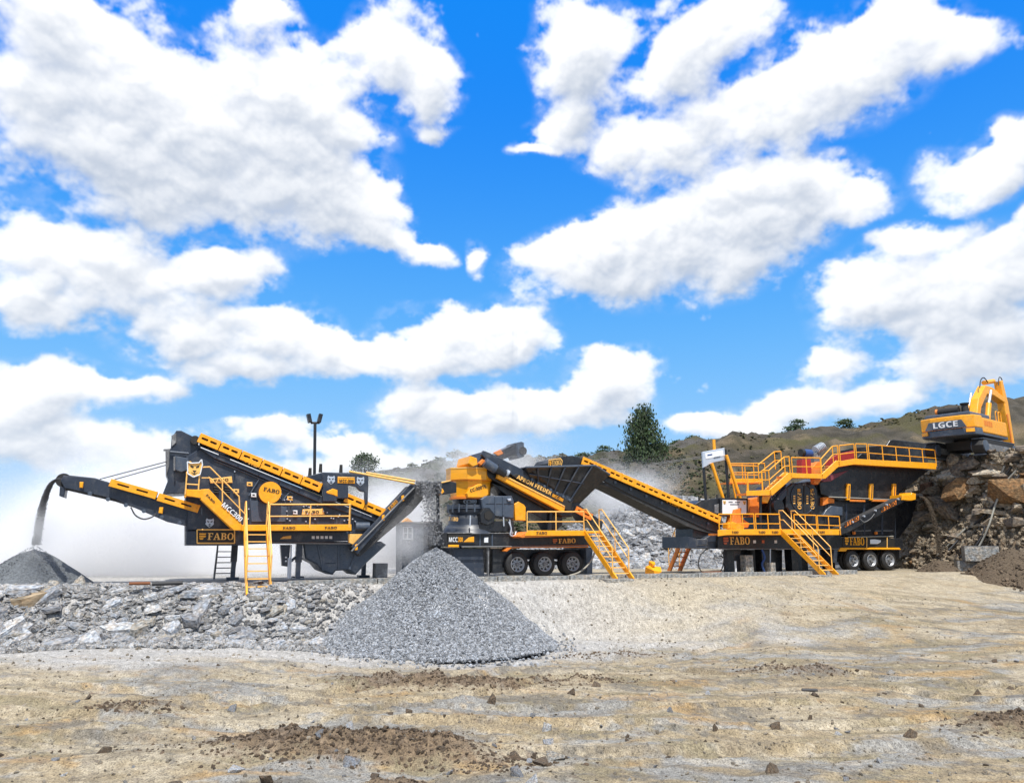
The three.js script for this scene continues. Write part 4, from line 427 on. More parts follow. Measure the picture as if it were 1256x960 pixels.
  // short discharge boom on the left
  const out = sub(g, 'discharge_conveyor'); m.plate(out, 'side_frame', M.black, 0.6, 1.2, [533, 597, 540, 592, 552, 590, 560, 592, 560, 604, 546, 606, 535, 608]); m.plate(out, 'bracket', M.yellow, 0.66, 0.06, [536, 602, 543, 599, 545, 603, 541, 607, 537, 606]); drum(out, 'head_pulley', v(537, 600, 0.0), 0.17, 0.17, 1.0, 'z', M.rubber); m.plate(out, 'yellow_edge', M.pale, 0.66, 0.06, [538, 591.6, 553, 588.6, 553, 590, 538, 593.4]); m.bar(g, 'boom_leg', [537, 606], [537.5, 656], 0.07, M.black, 0.2); m.plate(g, 'boom_foot', M.black, 0.2, 0.5, [533, 640, 542, 640, 545, 668, 533, 668]);
}

// ---------------------------------------------------------------- right machine: jaw crusher with walkways and long conveyor
{
  const m = new Rig('jaw_crusher', 'black and yellow mobile jaw crusher with high railed walkways and long conveyor, rightmost machine', 'crushing plant', 980), g = m.g, v = (px, py, w) => m.h(px, py, w);
  // main conveyor
  const con = sub(g, 'main_conveyor'); m.plate(con, 'side_frame', M.black, -0.35, 0.14, [702, 566, 716, 569, 884, 641, 884, 654, 868, 650, 780, 610, 716, 577]); m.plate(con, 'side_frame', M.black, -1.6, 0.14, [702, 566, 716, 569, 884, 641, 884, 652, 780, 608, 716, 576]); m.plate(con, 'belt', M.belt, -0.5, 1.1, [700, 564, 716, 566, 884, 638, 884, 643, 716, 572, 700, 570]);
  { const s = new THREE.Shape(), q = [[708, 584], [735, 589], [776, 606], [820, 626], [852, 641], [880, 652]].map(([x, y]) => v(x, y, -0.4)), q2 = [[880, 656], [850, 648], [818, 633], [776, 612], [740, 595], [708, 588]].map(([x, y]) => v(x, y, -0.4)); s.moveTo(q[0].x, q[0].y); s.splineThru(q.slice(1).map((p) => new THREE.Vector2(p.x, p.y))); s.lineTo(q2[0].x, q2[0].y); s.splineThru(q2.slice(1).map((p) => new THREE.Vector2(p.x, p.y))); s.closePath(); slab(con, 'return_belt', s, -0.4, 1.2, M.belt, 0.01); }
  m.guards(con, [715, 560], [884, 633.5], 8.6, 11, -0.2); for (const [a, b, c, d] of [[746, 583, 763, 590.5], [817, 616, 834, 623.5]]) m.logo(con, [a, b], [c, d], 5.2, -0.3, M.yellow);
  const hood = m.plate(con, 'head_hood', M.black, -0.25, 1.5, [672, 568, 676, 563, 690, 559.5, 702, 558.6, 716, 562, 717, 574, 672, 575]); m.plate(hood, 'name_plate', M.pale, -0.2, 0.04, [673, 563.6, 688, 561.6, 690.5, 565, 689, 572, 673, 573.4]); m.plate(hood, 'name_plate_face', M.ink, -0.18, 0.03, [673.6, 564.4, 687.4, 562.6, 689.4, 565.4, 688, 571.2, 673.6, 572.4]); m.logo(hood, [674.2, 571.4], [688, 569.8], 5.4, -0.175, M.pale); drum(con, 'head_pulley', v(680, 571, -0.9), 0.26, 0.26, 1.2, 'z', M.rubber);
  for (let k = 0; k < 8; k++) { const t = k / 7; drum(con, 'idler', v(mix(735, 868, t), mix(583, 642, t), -0.36), 0.07, 0.07, 0.14, 'z', M.slate, 10); }
  // portal with sign, yellow cylinders
  const por = sub(g, 'portal'); for (const [a, b] of [[[863, 570], [866, 614]], [[889.5, 551], [894, 614]]]) m.bar(por, 'portal_leg', a, b, 0.075, M.black, -0.5); const ps = m.plate(por, 'sign_board', M.silver, -0.38, 0.12, [862, 554, 889, 549, 890.5, 564, 884, 565.5, 874, 567.5, 866.5, 572, 863, 573.5]); m.plate(ps, 'sign_face', M.white, -0.36, 0.03, [865, 556, 887, 552, 888, 559, 866, 563]); m.plate(ps, 'sign_print', M.blue, -0.35, 0.02, [868, 557.4, 874, 556.4, 874, 558, 868, 559]); m.plate(ps, 'sign_print', M.slate, -0.35, 0.02, [876, 560.6, 884, 559, 884, 560.2, 876, 561.8]);
  for (const [a, b, w] of [[[875.6, 539], [876.5, 556], -0.6], [[873, 568], [888, 614], -0.3], [[891, 558], [909, 614], -0.3]]) { m.bar(g, 'yellow_cylinder', a, b, 0.085, M.yellow, w); } m.bar(g, 'pull_rope', [800, 568.5], [863, 559.5], 0.014, M.grey, -0.5); m.bar(g, 'pull_rope', [740, 578], [863, 561.5], 0.014, M.grey, -0.5);
  const tb = m.plate(g, 'tail_box', M.black, -0.25, 1.6, [853, 618, 860, 613.5, 884, 611, 886, 646, 872, 640, 856, 626]); for (const [x, y] of [[858, 612], [880, 609]]) drum(tb, 'lifting_lug', v(x, y, -0.4), 0.05, 0.07, 0.2, 'y', M.ink, 10); m.plate(tb, 'inset', M.grey, -0.22, 0.05, [877, 619, 882, 618, 882, 630, 877, 629]);
  const sb = m.plate(g, 'control_cabinet', M.black, -0.1, 0.8, [884, 610.5, 918, 611, 918, 633, 884, 633]); m.plate(sb, 'sign_face', M.white, -0.07, 0.04, [886.5, 613, 916, 613.4, 916, 630, 886.5, 630]); for (const [a, b, y] of [[894, 899, 615.6], [902, 908, 615.8], [896, 907, 618.6]]) m.plate(sb, 'sign_print', M.slate, -0.06, 0.02, [a, y - 0.6, b, y - 0.6, b, y + 0.6, a, y + 0.6]); m.emblem(sb, 889, 616, 4, -0.06, M.pale); m.emblem(sb, 913.5, 616.5, 4, -0.06, M.pale);
  m.plate(g, 'orange_hopper', M.orange, 0.1, 0.5, [898, 640, 902, 625, 910, 623, 909, 634, 920, 642, 918, 647, 900, 648]); m.plate(g, 'orange_frame', M.orange, -0.4, 1.4, [920, 612, 946, 608, 946, 616, 934, 618, 932, 634, 920, 634]); m.plate(g, 'yellow_pan', M.yellow, 0.2, 0.4, [893, 641, 900, 640, 914, 646, 912, 650, 893, 648]);
  // chassis
  m.plate(g, 'chassis', M.black, -0.02, 2.6, [881, 655, 1032, 655, 1032, 659, 1108, 660, 1108, 673, 881, 673]); m.bar(g, 'chassis_line', [882, 673], [1030, 673], 0.03, M.grey, 0.0); m.plate(g, 'drawbar_box', M.navy, -0.2, 2.2, [845, 658, 862, 662, 872, 656, 882, 654, 882, 673, 845, 672]); m.plate(g, 'box_frame', M.grey, -0.17, 0.03, [855, 661, 868, 661, 868, 668, 855, 669]); m.plate(g, 'box_face', M.navy, -0.16, 0.03, [855.6, 661.6, 867.4, 661.6, 867.4, 667.4, 855.6, 668.4]); m.plate(g, 'tail_support', M.black, -0.5, 1.4, [850, 640, 880, 648, 882, 660, 850, 660]);
  const red = mat(0.5, 0.12, 0.05, 0.5); m.logo(g, [887.5, 668], [920, 667.6], 7.4, 0.0, M.pale, red); for (const x of [926, 936.5, 952]) m.plate(g, 'sticker', x === 936.5 ? red : M.white, 0.01, 0.03, [x - 1.6, 662.4, x + 1.6, 662.4, x + 1.6, 666, x - 1.6, 666]);
  m.plate(g, 'sill_panel', M.ink, 0.02, 0.06, [1034, 659.5, 1098, 660.5, 1098, 671, 1034, 671]); m.logo(g, [1037, 668.4], [1060.5, 668.8], 7.2, 0.03, M.yellow); m.plate(g, 'sticker', M.white, 0.04, 0.03, [1068, 661.6, 1073, 661.2, 1081, 662.4, 1081, 664.6, 1077, 667, 1068, 667]); for (const x of [1063.5, 1088.5]) m.bar(g, 'sill_post', [x, 659], [x, 672], 0.025, M.pale, 0.05); m.bar(g, 'sill_ledge', [1040, 658.6], [1096, 657.6], 0.03, M.hose, 0.05); for (const [a, b] of [[1048, 1068], [1073, 1095]]) m.bar(g, 'sill_pipe', [a, 651], [b, 650.6], 0.035, M.grey, -0.1); for (const x of [1048, 1075]) drum(g, 'side_lamp', v(x, 653.6, 0.02), 0.07, 0.09, 0.1, 'z', M.orange, 12);
  m.plate(g, 'mudguard', M.yellow, 0.08, 0.5, [1029, 676, 1032, 671.4, 1104, 671.6, 1106, 674, 1040, 673.6, 1038, 676]); { const r = 0.525; for (const x of [1047.5, 1069.5, 1092]) { const p = v(x, 688, 0); m.wheel(g, V(p.x, r, 0), r); drum(g, 'axle', V(p.x, r, -1.2), 0.09, 0.09, 2.2, 'z', M.black, 10); } m.plate(g, 'axle_beam', M.black, -0.7, 1.4, [1030, 673, 1104, 674, 1104, 686, 1030, 688]); }
  // props below
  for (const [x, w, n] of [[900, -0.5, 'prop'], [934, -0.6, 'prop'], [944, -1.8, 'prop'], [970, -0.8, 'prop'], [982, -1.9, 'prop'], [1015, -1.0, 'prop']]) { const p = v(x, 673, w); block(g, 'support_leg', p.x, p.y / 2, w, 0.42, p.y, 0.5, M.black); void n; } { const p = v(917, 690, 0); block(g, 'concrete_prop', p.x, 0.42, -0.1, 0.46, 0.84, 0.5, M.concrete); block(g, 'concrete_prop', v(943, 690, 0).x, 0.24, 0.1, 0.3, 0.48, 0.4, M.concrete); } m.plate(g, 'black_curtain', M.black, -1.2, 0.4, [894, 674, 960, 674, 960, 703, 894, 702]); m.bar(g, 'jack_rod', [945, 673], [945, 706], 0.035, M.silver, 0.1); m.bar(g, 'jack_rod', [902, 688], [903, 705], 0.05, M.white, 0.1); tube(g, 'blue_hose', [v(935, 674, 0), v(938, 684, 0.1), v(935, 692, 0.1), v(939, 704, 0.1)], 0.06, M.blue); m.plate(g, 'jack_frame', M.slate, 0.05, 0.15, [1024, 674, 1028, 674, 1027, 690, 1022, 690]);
  // lower platform, flight
  const plat = sub(g, 'lower_platform'); m.plate(plat, 'toe_board', M.yellow, 0.95, 0.05, [881, 650, 893, 649, 1030, 649, 1030, 656, 893, 656, 881, 657.6]); m.plate(plat, 'deck', M.orange, 0.9, 0.92, [884, 654, 1030, 653, 1030, 655.6, 884, 656.6]); for (const x of [898, 931, 947, 1004]) m.text(plat, 'FABO', [x, 654], [x + 8, 654], 2.2, 0.955, M.brown);
  const rl = (a, b) => m.railing(g, [v(a[0], a[1], 0.92), v(b[0], b[1], 0.92)], 0.92, M.yellow, 0.72); rl([881.5, 630.5], [924.5, 630.3]); rl([926.5, 630.3], [956.5, 630.6]); rl([974, 631], [1001, 632]); rl([1002.5, 632.2], [1029.5, 633.5]);
  const st = v(958, 649.5, 0.95); m.stairs(g, { x: st.x, wide: v(973, 649.5, 0.95).x - st.x, top: st.y, bottom: 0.0, z: 0.95, run: 2.6, n: 10 });
  const bs = v(838, 655, -2.4); m.stairs(g, { x: bs.x, wide: v(851, 655, -2.4).x - bs.x, top: bs.y + 0.05, bottom: 0.0, z: -2.4, run: -1.5, n: 8, m: M.orange });
  // high walkway, from left to right: rear gallery, low landing, flight, gallery, flight, top deck
  const hi = sub(g, 'high_walkway'), wf = 0.75; m.plate(hi, 'rear_toe_board', M.yellow, -2.0, 0.05, [896, 587, 936, 587, 936, 593, 896, 593]); m.plate(hi, 'rear_deck', M.orange, -1.2, 0.85, [896, 591, 936, 591, 936, 593, 896, 593]); m.railing(g, [v(896, 568.5, -2.0), v(938, 568.2, -2.0)], 0.95, M.yellow, 0.8); m.railing(g, [v(897, 570.5, -1.2), v(930, 571.5, -1.2)], 0.95, M.yellow, 0.8);
  m.plate(hi, 'toe_board', M.yellow, wf, 0.05, [916, 602, 946, 600.5, 947, 607.5, 916, 608]); m.plate(hi, 'deck', M.orange, wf - 0.05, 0.8, [916, 604.5, 947, 604, 947, 606.4, 916, 607]); m.plate(hi, 'stringer', M.yellow, wf, 0.06, [944, 600.5, 967, 580, 972, 580, 972, 586.5, 948, 607.6, 944, 607.6]); m.plate(hi, 'stringer', M.yellow, wf - 0.75, 0.06, [939, 599.5, 962, 579, 967, 579, 967, 585.5, 943, 606.6, 939, 606.6]);
  m.plate(hi, 'toe_board', M.yellow, wf, 0.05, [970, 580, 1010, 581.5, 1010, 587, 970, 586]); m.plate(hi, 'deck', M.orange, wf - 0.05, 0.8, [966, 583, 1010, 584, 1010, 586, 966, 585]); m.plate(hi, 'stringer', M.yellow, wf, 0.06, [1008, 581.5, 1026, 564.5, 1031, 565, 1031, 570.5, 1013, 587, 1008, 587]);
  m.plate(hi, 'toe_board', M.yellow, wf, 0.05, [1028, 566, 1048, 562.5, 1048, 569.5, 1029, 572.5]); m.plate(hi, 'toe_board', M.yellow, wf + 0.01, 0.05, [1048, 562.5, 1149, 568, 1149, 575.5, 1048, 569.5]); m.plate(hi, 'deck', M.orange, wf - 0.05, 0.75, [1030, 570, 1048, 566.5, 1149, 572, 1149, 574, 1048, 569]);
  for (const [a, b, n] of [[[945, 604], [970, 583], 6], [[1010, 584], [1029, 567.5], 5]]) { const A = v(a[0], a[1], wf), B = v(b[0], b[1], wf), tg = boxGeo(0.22, 0.035, 0.66); for (let k = 1; k < n; k++) { const o = put(hi, 'tread', tg, M.pale); o.position.set(mix(A.x, B.x, k / n), mix(A.y, B.y, k / n), wf - 0.38); } }
  const hr = (list, tall, w = wf - 0.03) => m.railing(g, list.map(([x, y]) => v(x, y, w)), tall, M.yellow, 0.95); hr([[934.5, 577], [943, 577], [962, 560.5], [968, 560], [968.5, 566]], 0.92); hr([[917, 580], [934, 579]], 0.9); hr([[971, 561], [1006, 561.5]], 0.92); hr([[1007, 563], [1021, 547.5], [1027.5, 546.6], [1028, 552]], 0.85); hr([[1029.5, 546.5], [1047.5, 544.4]], 0.9); hr([[1049.5, 544.2], [1063, 544.5]], 0.9); hr([[1065, 545], [1147, 552]], 0.92); hr([[930, 570], [950, 554], [958, 553.5]], 0.9, wf - 0.78); m.bar(g, 'walkway_strut', [899, 593], [903, 614], 0.05, M.yellow, -1.2); m.bar(g, 'walkway_strut', [917, 590], [917, 604], 0.04, M.yellow, 0.1); m.bar(g, 'walkway_post', [933, 607], [933, 650], 0.075, M.black, 0.4); m.plate(g, 'walkway_bracket', M.orange, 0.5, 0.3, [999, 587, 1009, 587, 1004, 594, 1000, 593]); m.plate(g, 'walkway_bracket', M.yellow, 0.4, 0.3, [934, 608, 946, 608, 942, 617, 934, 615]);
  // jaw housing and flywheel guards
  m.plate(g, 'crusher_housing', M.black, -0.15, 2.0, [945, 612, 962, 594, 1012, 588, 1030, 580, 1036, 655, 945, 655], 0.05); const jaw = m.plate(g, 'flywheel_guard', M.black, 0.1, 0.35, [966, 597, 972, 592, 998, 592, 1003, 600, 1004, 612, 1002, 622, 997, 630, 970, 630, 965, 622], 0.06); { const c = v(985, 611, 0.12), a = new THREE.TorusGeometry(0.78, 0.03, 6, 40); const o = put(jaw, 'guard_ring', a, M.navy); o.position.set(c.x, c.y, 0.12); m.plate(jaw, 'guard_seam', M.ink, 0.14, 0.05, [986.6, 593, 988, 593, 988, 629, 986.6, 629]); m.plate(jaw, 'inspection_plate', M.grey, 0.14, 0.05, [985, 591.5, 989, 591.5, 989, 595.5, 985, 595.5]); }
  for (const x of [978.5, 994.5]) { m.text(jaw, 'FABO', [x, 604], [x - 0.01, 624], 4.4, 0.125, M.pale); for (let k = 0; k < 3; k++) m.plate(jaw, 'stripe', M.yellow, 0.13, 0.02, [x, 599.4 + k * 1.4, x + 3.6, 599.4 + k * 1.4, x + 3.6, 600.4 + k * 1.4, x, 600.4 + k * 1.4]); for (let k = 0; k < 4; k++) m.plate(jaw, 'stripe', M.pale, 0.13, 0.02, [x - 5, 607.6 + k * 2.9, x - 2.6, 607.6 + k * 2.9, x - 2.6, 609.2 + k * 2.9, x - 5, 609.2 + k * 2.9]); }
  m.plate(g, 'side_guard', M.navy, 0.05, 0.3, [951, 618, 958, 606, 966, 598, 968, 604, 960, 614, 956, 628, 951, 628]); drum(g, 'flywheel', v(954, 621, 0.0), 0.34, 0.34, 0.2, 'z', M.black, 26); m.plate(g, 'orange_box', M.orange, 0.05, 0.25, [1010, 610, 1018, 609, 1024, 611, 1024, 617, 1018, 617, 1010, 620]); m.plate(g, 'motor_cover', M.slate, 0.0, 0.4, [1014, 625, 1020, 620, 1034, 622, 1034, 632, 1010, 632]);
  // grizzly hopper
  const hop = sub(g, 'hopper'); m.plate(hop, 'front_wall', M.black, 0.1, 0.12, [1006, 592, 1028, 573, 1048, 570, 1141, 576, 1103, 604, 1098, 616, 1030, 614, 1008, 606], 0.03); m.plate(hop, 'rear_wall', M.black, -2.9, 0.12, [1030, 553, 1048, 549, 1088, 546, 1092, 540, 1096, 539, 1139, 544, 1139, 566, 1103, 604, 1030, 604]); m.plate(hop, 'end_wall', M.black, -0.05, 2.8, [1136, 575, 1141, 576, 1104, 604, 1100, 602]); m.plate(hop, 'lower_box', M.black, -0.1, 2.4, [1012, 606, 1100, 606, 1098, 659, 1012, 656]); m.plate(hop, 'inner_wall', M.red, -2.2, 0.1, [1014, 565, 1030, 556, 1049, 552, 1049, 570, 1014, 580]); m.plate(hop, 'maroon_chute', M.maroon, 0.2, 0.1, [1009, 589, 1020, 582, 1042, 576.6, 1030, 584, 1020, 590, 1010, 591]); m.plate(hop, 'round_wall', M.black, -2.4, 0.5, [1052, 569, 1053, 560, 1057, 556, 1090, 557, 1090, 570]);
  for (const x of [1042, 1070, 1098]) { const r0 = m.plate(hop, 'wall_rib', M.yellow, 0.24, 0.14, [x - 1.6, 593, x + 2, 593.2, x + 1.4, 613.6, x - 2.2, 613.2]); m.plate(r0, 'rib_slot', M.brown, 0.25, 0.03, [x - 0.4, 595, x + 1, 595, x + 0.3, 611, x - 1, 611]); } m.plate(hop, 'rib_rail', M.hose, 0.2, 0.1, [1018, 608.6, 1104, 612.6, 1104, 613.8, 1018, 610]); for (const [a, b] of [[1043, 1062], [1070, 1093]]) m.plate(hop, 'rust_bar', M.orange, 0.22, 0.06, [a, 612.6, b, 613.4, b, 615.6, a, 615]); m.plate(hop, 'tail_wall', M.black, -1.8, 0.2, [1098, 606, 1126, 614, 1118, 640, 1100, 664]); for (let k = 0; k < 4; k++) m.plate(hop, 'box_rib', M.navy, -0.05, 0.1, [1016 + k * 22, 618, 1018 + k * 22, 618, 1018 + k * 22, 656, 1016 + k * 22, 656]);
  // motors on the gallery
  const mo = sub(g, 'blue_motor'); drum(mo, 'motor_body', v(990, 556, -0.3), 0.22, 0.22, 0.5, 'x', M.blue, 18); drum(mo, 'motor_cap', v(984, 555, -0.3), 0.2, 0.2, 0.2, 'x', M.ink, 18); m.plate(mo, 'motor_stand', M.red, -0.15, 0.4, [984, 563, 995, 563, 996, 581, 984, 581]); const fn = sub(g, 'fan_drum'); for (let k = 0; k < 6; k++) { const o = drum(fn, 'drum_rib', v(1001 + k * 1.6, 552 - k * 0.9, -0.5), 0.24, 0.24, 0.04, 'x', M.silver, 20); o.rotation.z = 0.5; } { const o = drum(fn, 'drum_body', v(1005, 549.8, -0.5), 0.21, 0.21, 0.5, 'x', M.grey, 20); o.rotation.z = 0.5; } m.plate(fn, 'drum_stand', M.grey, -0.4, 0.3, [999, 556, 1007, 553, 1007, 581, 999, 581]); m.plate(g, 'feeder_side', M.orange, -0.2, 0.6, [996, 574, 1003, 566, 1008, 566, 1008, 582, 996, 582]);
  // waste conveyor on the near side
  const wc = sub(g, 'waste_conveyor'); m.plate(wc, 'side_frame', M.black, 0.9, 0.1, [1028, 652, 1032, 646, 1108, 608, 1122, 605, 1123, 611, 1112, 614, 1040, 653, 1030, 656]); m.plate(wc, 'side_frame', M.black, 0.25, 0.1, [1028, 652, 1032, 646, 1108, 608, 1122, 605, 1123, 611, 1112, 614, 1040, 653, 1030, 656]); m.plate(wc, 'belt', M.belt, 0.8, 0.55, [1030, 647.5, 1108, 608.5, 1124, 605, 1124, 607, 1109, 611, 1032, 650]); for (const [a, b, c, d] of [[1037, 646, 1054, 637.4], [1082, 627.6, 1100, 618.4]]) { m.plate(wc, 'name_plate', M.orange, 0.93, 0.03, [a, b - 4.6, c, d - 5, c, d + 0.4, a, b + 0.6]); m.logo(wc, [a + 0.4, b - 0.2], [c - 0.6, d - 0.2], 3.6, 0.935, M.ink, M.ink); } m.plate(wc, 'head_box', M.yellow, 0.98, 0.8, [1107, 607, 1118, 606, 1119, 604, 1124, 605.4, 1124, 612.6, 1118, 614, 1107, 613]); drum(wc, 'head_pulley', v(1125, 609, 0.6), 0.16, 0.16, 0.55, 'z', M.rubber); for (let k = 0; k < 5; k++) drum(wc, 'idler', v(1046 + k * 14, 640 - k * 7, 0.95), 0.05, 0.05, 0.1, 'z', M.silver, 8); tube(wc, 'hose', [v(1055, 636, 0.95), v(1060, 640, 1.0), v(1068, 636, 1.0), v(1073, 630, 0.95)], 0.02, M.grey);
}

// ---------------------------------------------------------------- conveyor end that shows above the feeder
{
  const m = new Rig('belt_conveyor', 'small dark conveyor end with orange guard rising behind the sloping feeder', 'conveyor', 600), g = m.g, v = (px, py, w) => m.h(px, py, w), w = -3.4;
  m.plate(g, 'head_box', M.slate, w, 1.1, [632, 543, 640, 541.5, 643, 543, 643, 560, 636, 562, 633, 556]); m.plate(g, 'side_frame', M.black, w, 0.9, [614, 553, 634, 543, 636, 556, 618, 563, 560, 606, 552, 600]); m.plate(g, 'orange_guard', M.orange, w + 0.08, 0.06, [605, 555, 614, 551, 618, 556, 611, 559]); drum(g, 'head_pulley', v(637, 554, w - 0.4), 0.2, 0.2, 0.9, 'z', M.rubber); bar(g, 'trestle_leg', v(600, 574, w - 0.2), (() => { const p = v(600, 574, w - 0.2); p.y = 0; return p; })(), 0.08, M.black); bar(g, 'trestle_leg', v(566, 600, w - 0.2), (() => { const p = v(566, 600, w - 0.2); p.y = 0; return p; })(), 0.08, M.black);
}
// cabin in the dust between the two left machines
{
  const m = new Rig('control_cabin', 'dusty grey cabin with small window between the left and middle machines', 'cabin', 516), g = m.g, w = -2.6; m.plate(g, 'cabin_wall', M.slate, w, 1.0, [493, 642, 541, 641.5, 541, 706, 493, 707]); m.plate(g, 'roof', M.grey, w + 0.1, 1.2, [490, 640, 543, 639.4, 543, 642.4, 490, 643]); const win = m.plate(g, 'window', mat(0.02, 0.03, 0.05, 0.15), w + 0.03, 0.05, [494.5, 646.5, 505.5, 646.5, 505.5, 661, 494.5, 661]); for (const [a, b, c, d] of [[494, 646, 506, 646.8], [494, 653.2, 506, 654], [494, 660.4, 506, 661.4]]) m.plate(win, 'window_bar', M.white, w + 0.06, 0.04, [a, b, c, b, c, d, a, d]); for (const x of [494.5, 500, 505.5]) m.plate(win, 'window_bar', M.white, w + 0.065, 0.04, [x - 0.5, 646, x + 0.5, 646, x + 0.5, 661.4, x - 0.5, 661.4]); m.plate(g, 'door', M.navy, w + 0.03, 0.05, [520, 645, 538, 645, 538, 700, 520, 700]); m.plate(g, 'roof_edge', M.yellow, w + 0.2, 0.4, [494, 640, 500, 635, 507, 640]);
}

// ---------------------------------------------------------------- quarry face on the right, with the bench the excavator stands on
const project = (p) => { const d = p.clone().sub(EYE), c = Math.cos(TILT), s = Math.sin(TILT), y = d.y * c + d.z * s, z = -d.y * s + d.z * c; return [628 + FOCAL * d.x / -z, 480 - FOCAL * y / -z]; };
const BENCH = atDepth(1212, 561, 42.5).y, EDGE_LINE = new THREE.CatmullRomCurve3([[1060, 58], [1096, 50], [1138, 46.2], [1180, 43.8], [1220, 42], [1275, 40], [1340, 38.5], [1480, 36]].map(([px, z]) => { const p = atDepth(px, 600, z); p.y = 0; return p; }));
const faceGrid = [];
{
  const nS = 230, nT = 84, nTop = 22, P = [], uv = [], C = [], idx = [], cols = nT + nTop;
  for (let i = 0; i < nS; i++) {
    const s = i / (nS - 1), e = EDGE_LINE.getPoint(s), tan = EDGE_LINE.getTangent(s), out = V(-tan.z, 0, tan.x).normalize(); if (out.z < 0) out.negate(); const row = [];
    const lipY = BENCH + 0.35 * fbm(s * 22, 1, 4, 3) + mix(-0.25, 0.55, s);
    for (let j = 0; j < cols; j++) {
      let p, n;
      if (j < nT) {
        const t = j / (nT - 1), base = PAD - 1.2, y = mix(base, lipY, t), k = s * 40, step = Math.floor((y + 0.5 * noise(k * 0.16, 2)) / 0.95), strata = (noise(k * 0.45, step * 7.3, 2) * 0.5 + noise(k * 1.2, step * 3.1, 5) * 0.25) * (t > 0.25 ? 1 : 0.4);
        const talus = 2.7 * Math.pow(1 - t, 2.0) + 0.7 * (1 - t), rough = fbm(k * 0.9, y * 1.4, 3, 5) * 0.75; p = e.clone().addScaledVector(out, talus + strata + rough - 0.2); p.y = y + 0.12 * noise(k * 2, y * 3, 8);
      } else { const t = (j - nT + 1) / nTop; p = e.clone().addScaledVector(out, -t * mix(2.2, 24, sstep(0.28, 0.5, s)) - 0.05); p.y = (lipY * (1 - Math.min(1, t * 3)) + (BENCH + 0.18 * fbm(p.x * 0.5, p.z * 0.5, 2, 4)) * Math.min(1, t * 3)) * (1 - sstep(0.86, 1, t)) + (PAD - 2) * sstep(0.86, 1, t); }
      row.push(p); P.push(p.x, p.y, p.z); uv.push(s * 38, p.y + (j >= nT ? (j - nT) * 1.1 : 0));
      const q = fbm(s * 40 * 0.5, p.y * 1.1, 1, 4), q2 = fbm(s * 40 * 2.2, p.y * 3, 6, 3); let c = mix3([0.48, 0.39, 0.28], [0.35, 0.285, 0.205], sstep(-0.15, 0.25, q)); c = mix3(c, [0.50, 0.44, 0.34], sstep(0.05, 0.3, q2)); c = mix3(c, [0.30, 0.16, 0.07], sstep(0.22, 0.36, fbm(s * 40 * 0.3 + 7, p.y * 0.6, 9, 3)) * 0.7); c = mix3(c, [0.25, 0.19, 0.13], sstep(PAD + 2.9, PAD + 1.4, p.y + q * 2.2) * 0.85); C.push(...c.map((x) => x * (1 + q2 * 0.45)));
      if (i && j) { const a = (i - 1) * cols + j - 1, b = i * cols + j - 1; idx.push(a, b, a + 1, a + 1, b, b + 1); }
    }
    faceGrid.push(row);
  }
  let g = new THREE.BufferGeometry(); g.setAttribute('position', new THREE.Float32BufferAttribute(P, 3)); g.setAttribute('uv', new THREE.Float32BufferAttribute(uv, 2)); g.setAttribute('color', new THREE.Float32BufferAttribute(C, 3)); g.setIndex(idx); g = g.toNonIndexed(); g.computeVertexNormals();
  const o = put(scene, 'quarry_face', g, new THREE.MeshStandardMaterial({ vertexColors: true, map: rockMap, bumpMap: rockBump, bumpScale: 0.06, roughness: 0.95, side: THREE.DoubleSide })); o.userData.kind = 'structure';
  const r = rng(40), flat = faceGrid.flatMap((row) => row.slice(0, nT)).map((p) => [p, ...project(p)]).filter(([, x]) => x > 1080 && x < 1300);
  let n = 0; while (n < 190) { const [p, x, y] = flat[Math.floor(r() * flat.length)]; if (y > 705 || (y > 630 && r() < 0.8)) continue; const s = 0.28 + 0.8 * Math.pow(r(), 2.2), m = r() < 0.08 ? RUSTY : CLIFF[Math.floor(r() * 4)]; stone(o, r() < 0.25 ? SLABS[n % 10] : LUMPS[n % 14], m, p.x, p.y, p.z, [s * 1.45, s * (0.75 + r() * 0.5), s * 1.1], [(r() - 0.5) * 0.5, r() * 6.28, (r() - 0.5) * 0.5]); n++; }
  const fill = [[], []]; for (let k = 0; k < 9000; k++) { const [p] = flat[Math.floor(r() * flat.length)], s = 0.03 + 0.2 * Math.pow(r(), 3.5), b = 0.45 + r() * 0.8; fill[k % 2].push([p.x + (r() - 0.5) * 0.3, p.y + (r() - 0.5) * 0.2, p.z + r() * 0.12, s * 1.3, s, s, r() * 6, r() * 6, r() * 6, [b, b * 0.94, b * 0.86]]); }
  fill.forEach((l, k) => scatter(o, 'rock_fill', CHIPS[k + 1], CLIFF[2], l));
}
const faceAt = (px, py, off = 0) => { let best, d = 1e9; for (const row of faceGrid) for (let j = 0; j < 84; j++) { const [x, y] = project(row[j]), q = (x - px) ** 2 + (y - py) ** 2; if (q < d) { d = q; best = row[j]; } } const o = best.clone(); o.addScaledVector(EYE.clone().sub(o).normalize(), off); return o; };
const faceMesh = scene.getObjectByName('quarry_face');
for (const [px, py, sx, sy, m, ry] of [[1184, 600, 1.9, 1.25, RUSTY, 0.2], [1243, 602, 1.7, 1.2, RUSTY, 0.1], [1141, 602, 0.8, 1.0, stoneMat(0.16, 0.085, 0.05), 0.4], [1222, 579, 1.6, 0.5, CLIFF[2], 0], [1166, 584, 1.1, 0.6, CLIFF[2], 0.2], [1160, 619, 0.9, 0.6, CLIFF[3], 0.6], [1245, 640, 1.1, 0.7, CLIFF[3], 0.3]]) { const p = faceAt(px, py, -0.05), f = stretched(LUMPS[px % 14], sx * 1.25, sy * 1.6, 1.5); const o = put(faceMesh, 'rock_block', f, m); o.position.copy(p); o.rotation.set(0.08, -0.55 + ry, 0.04); }
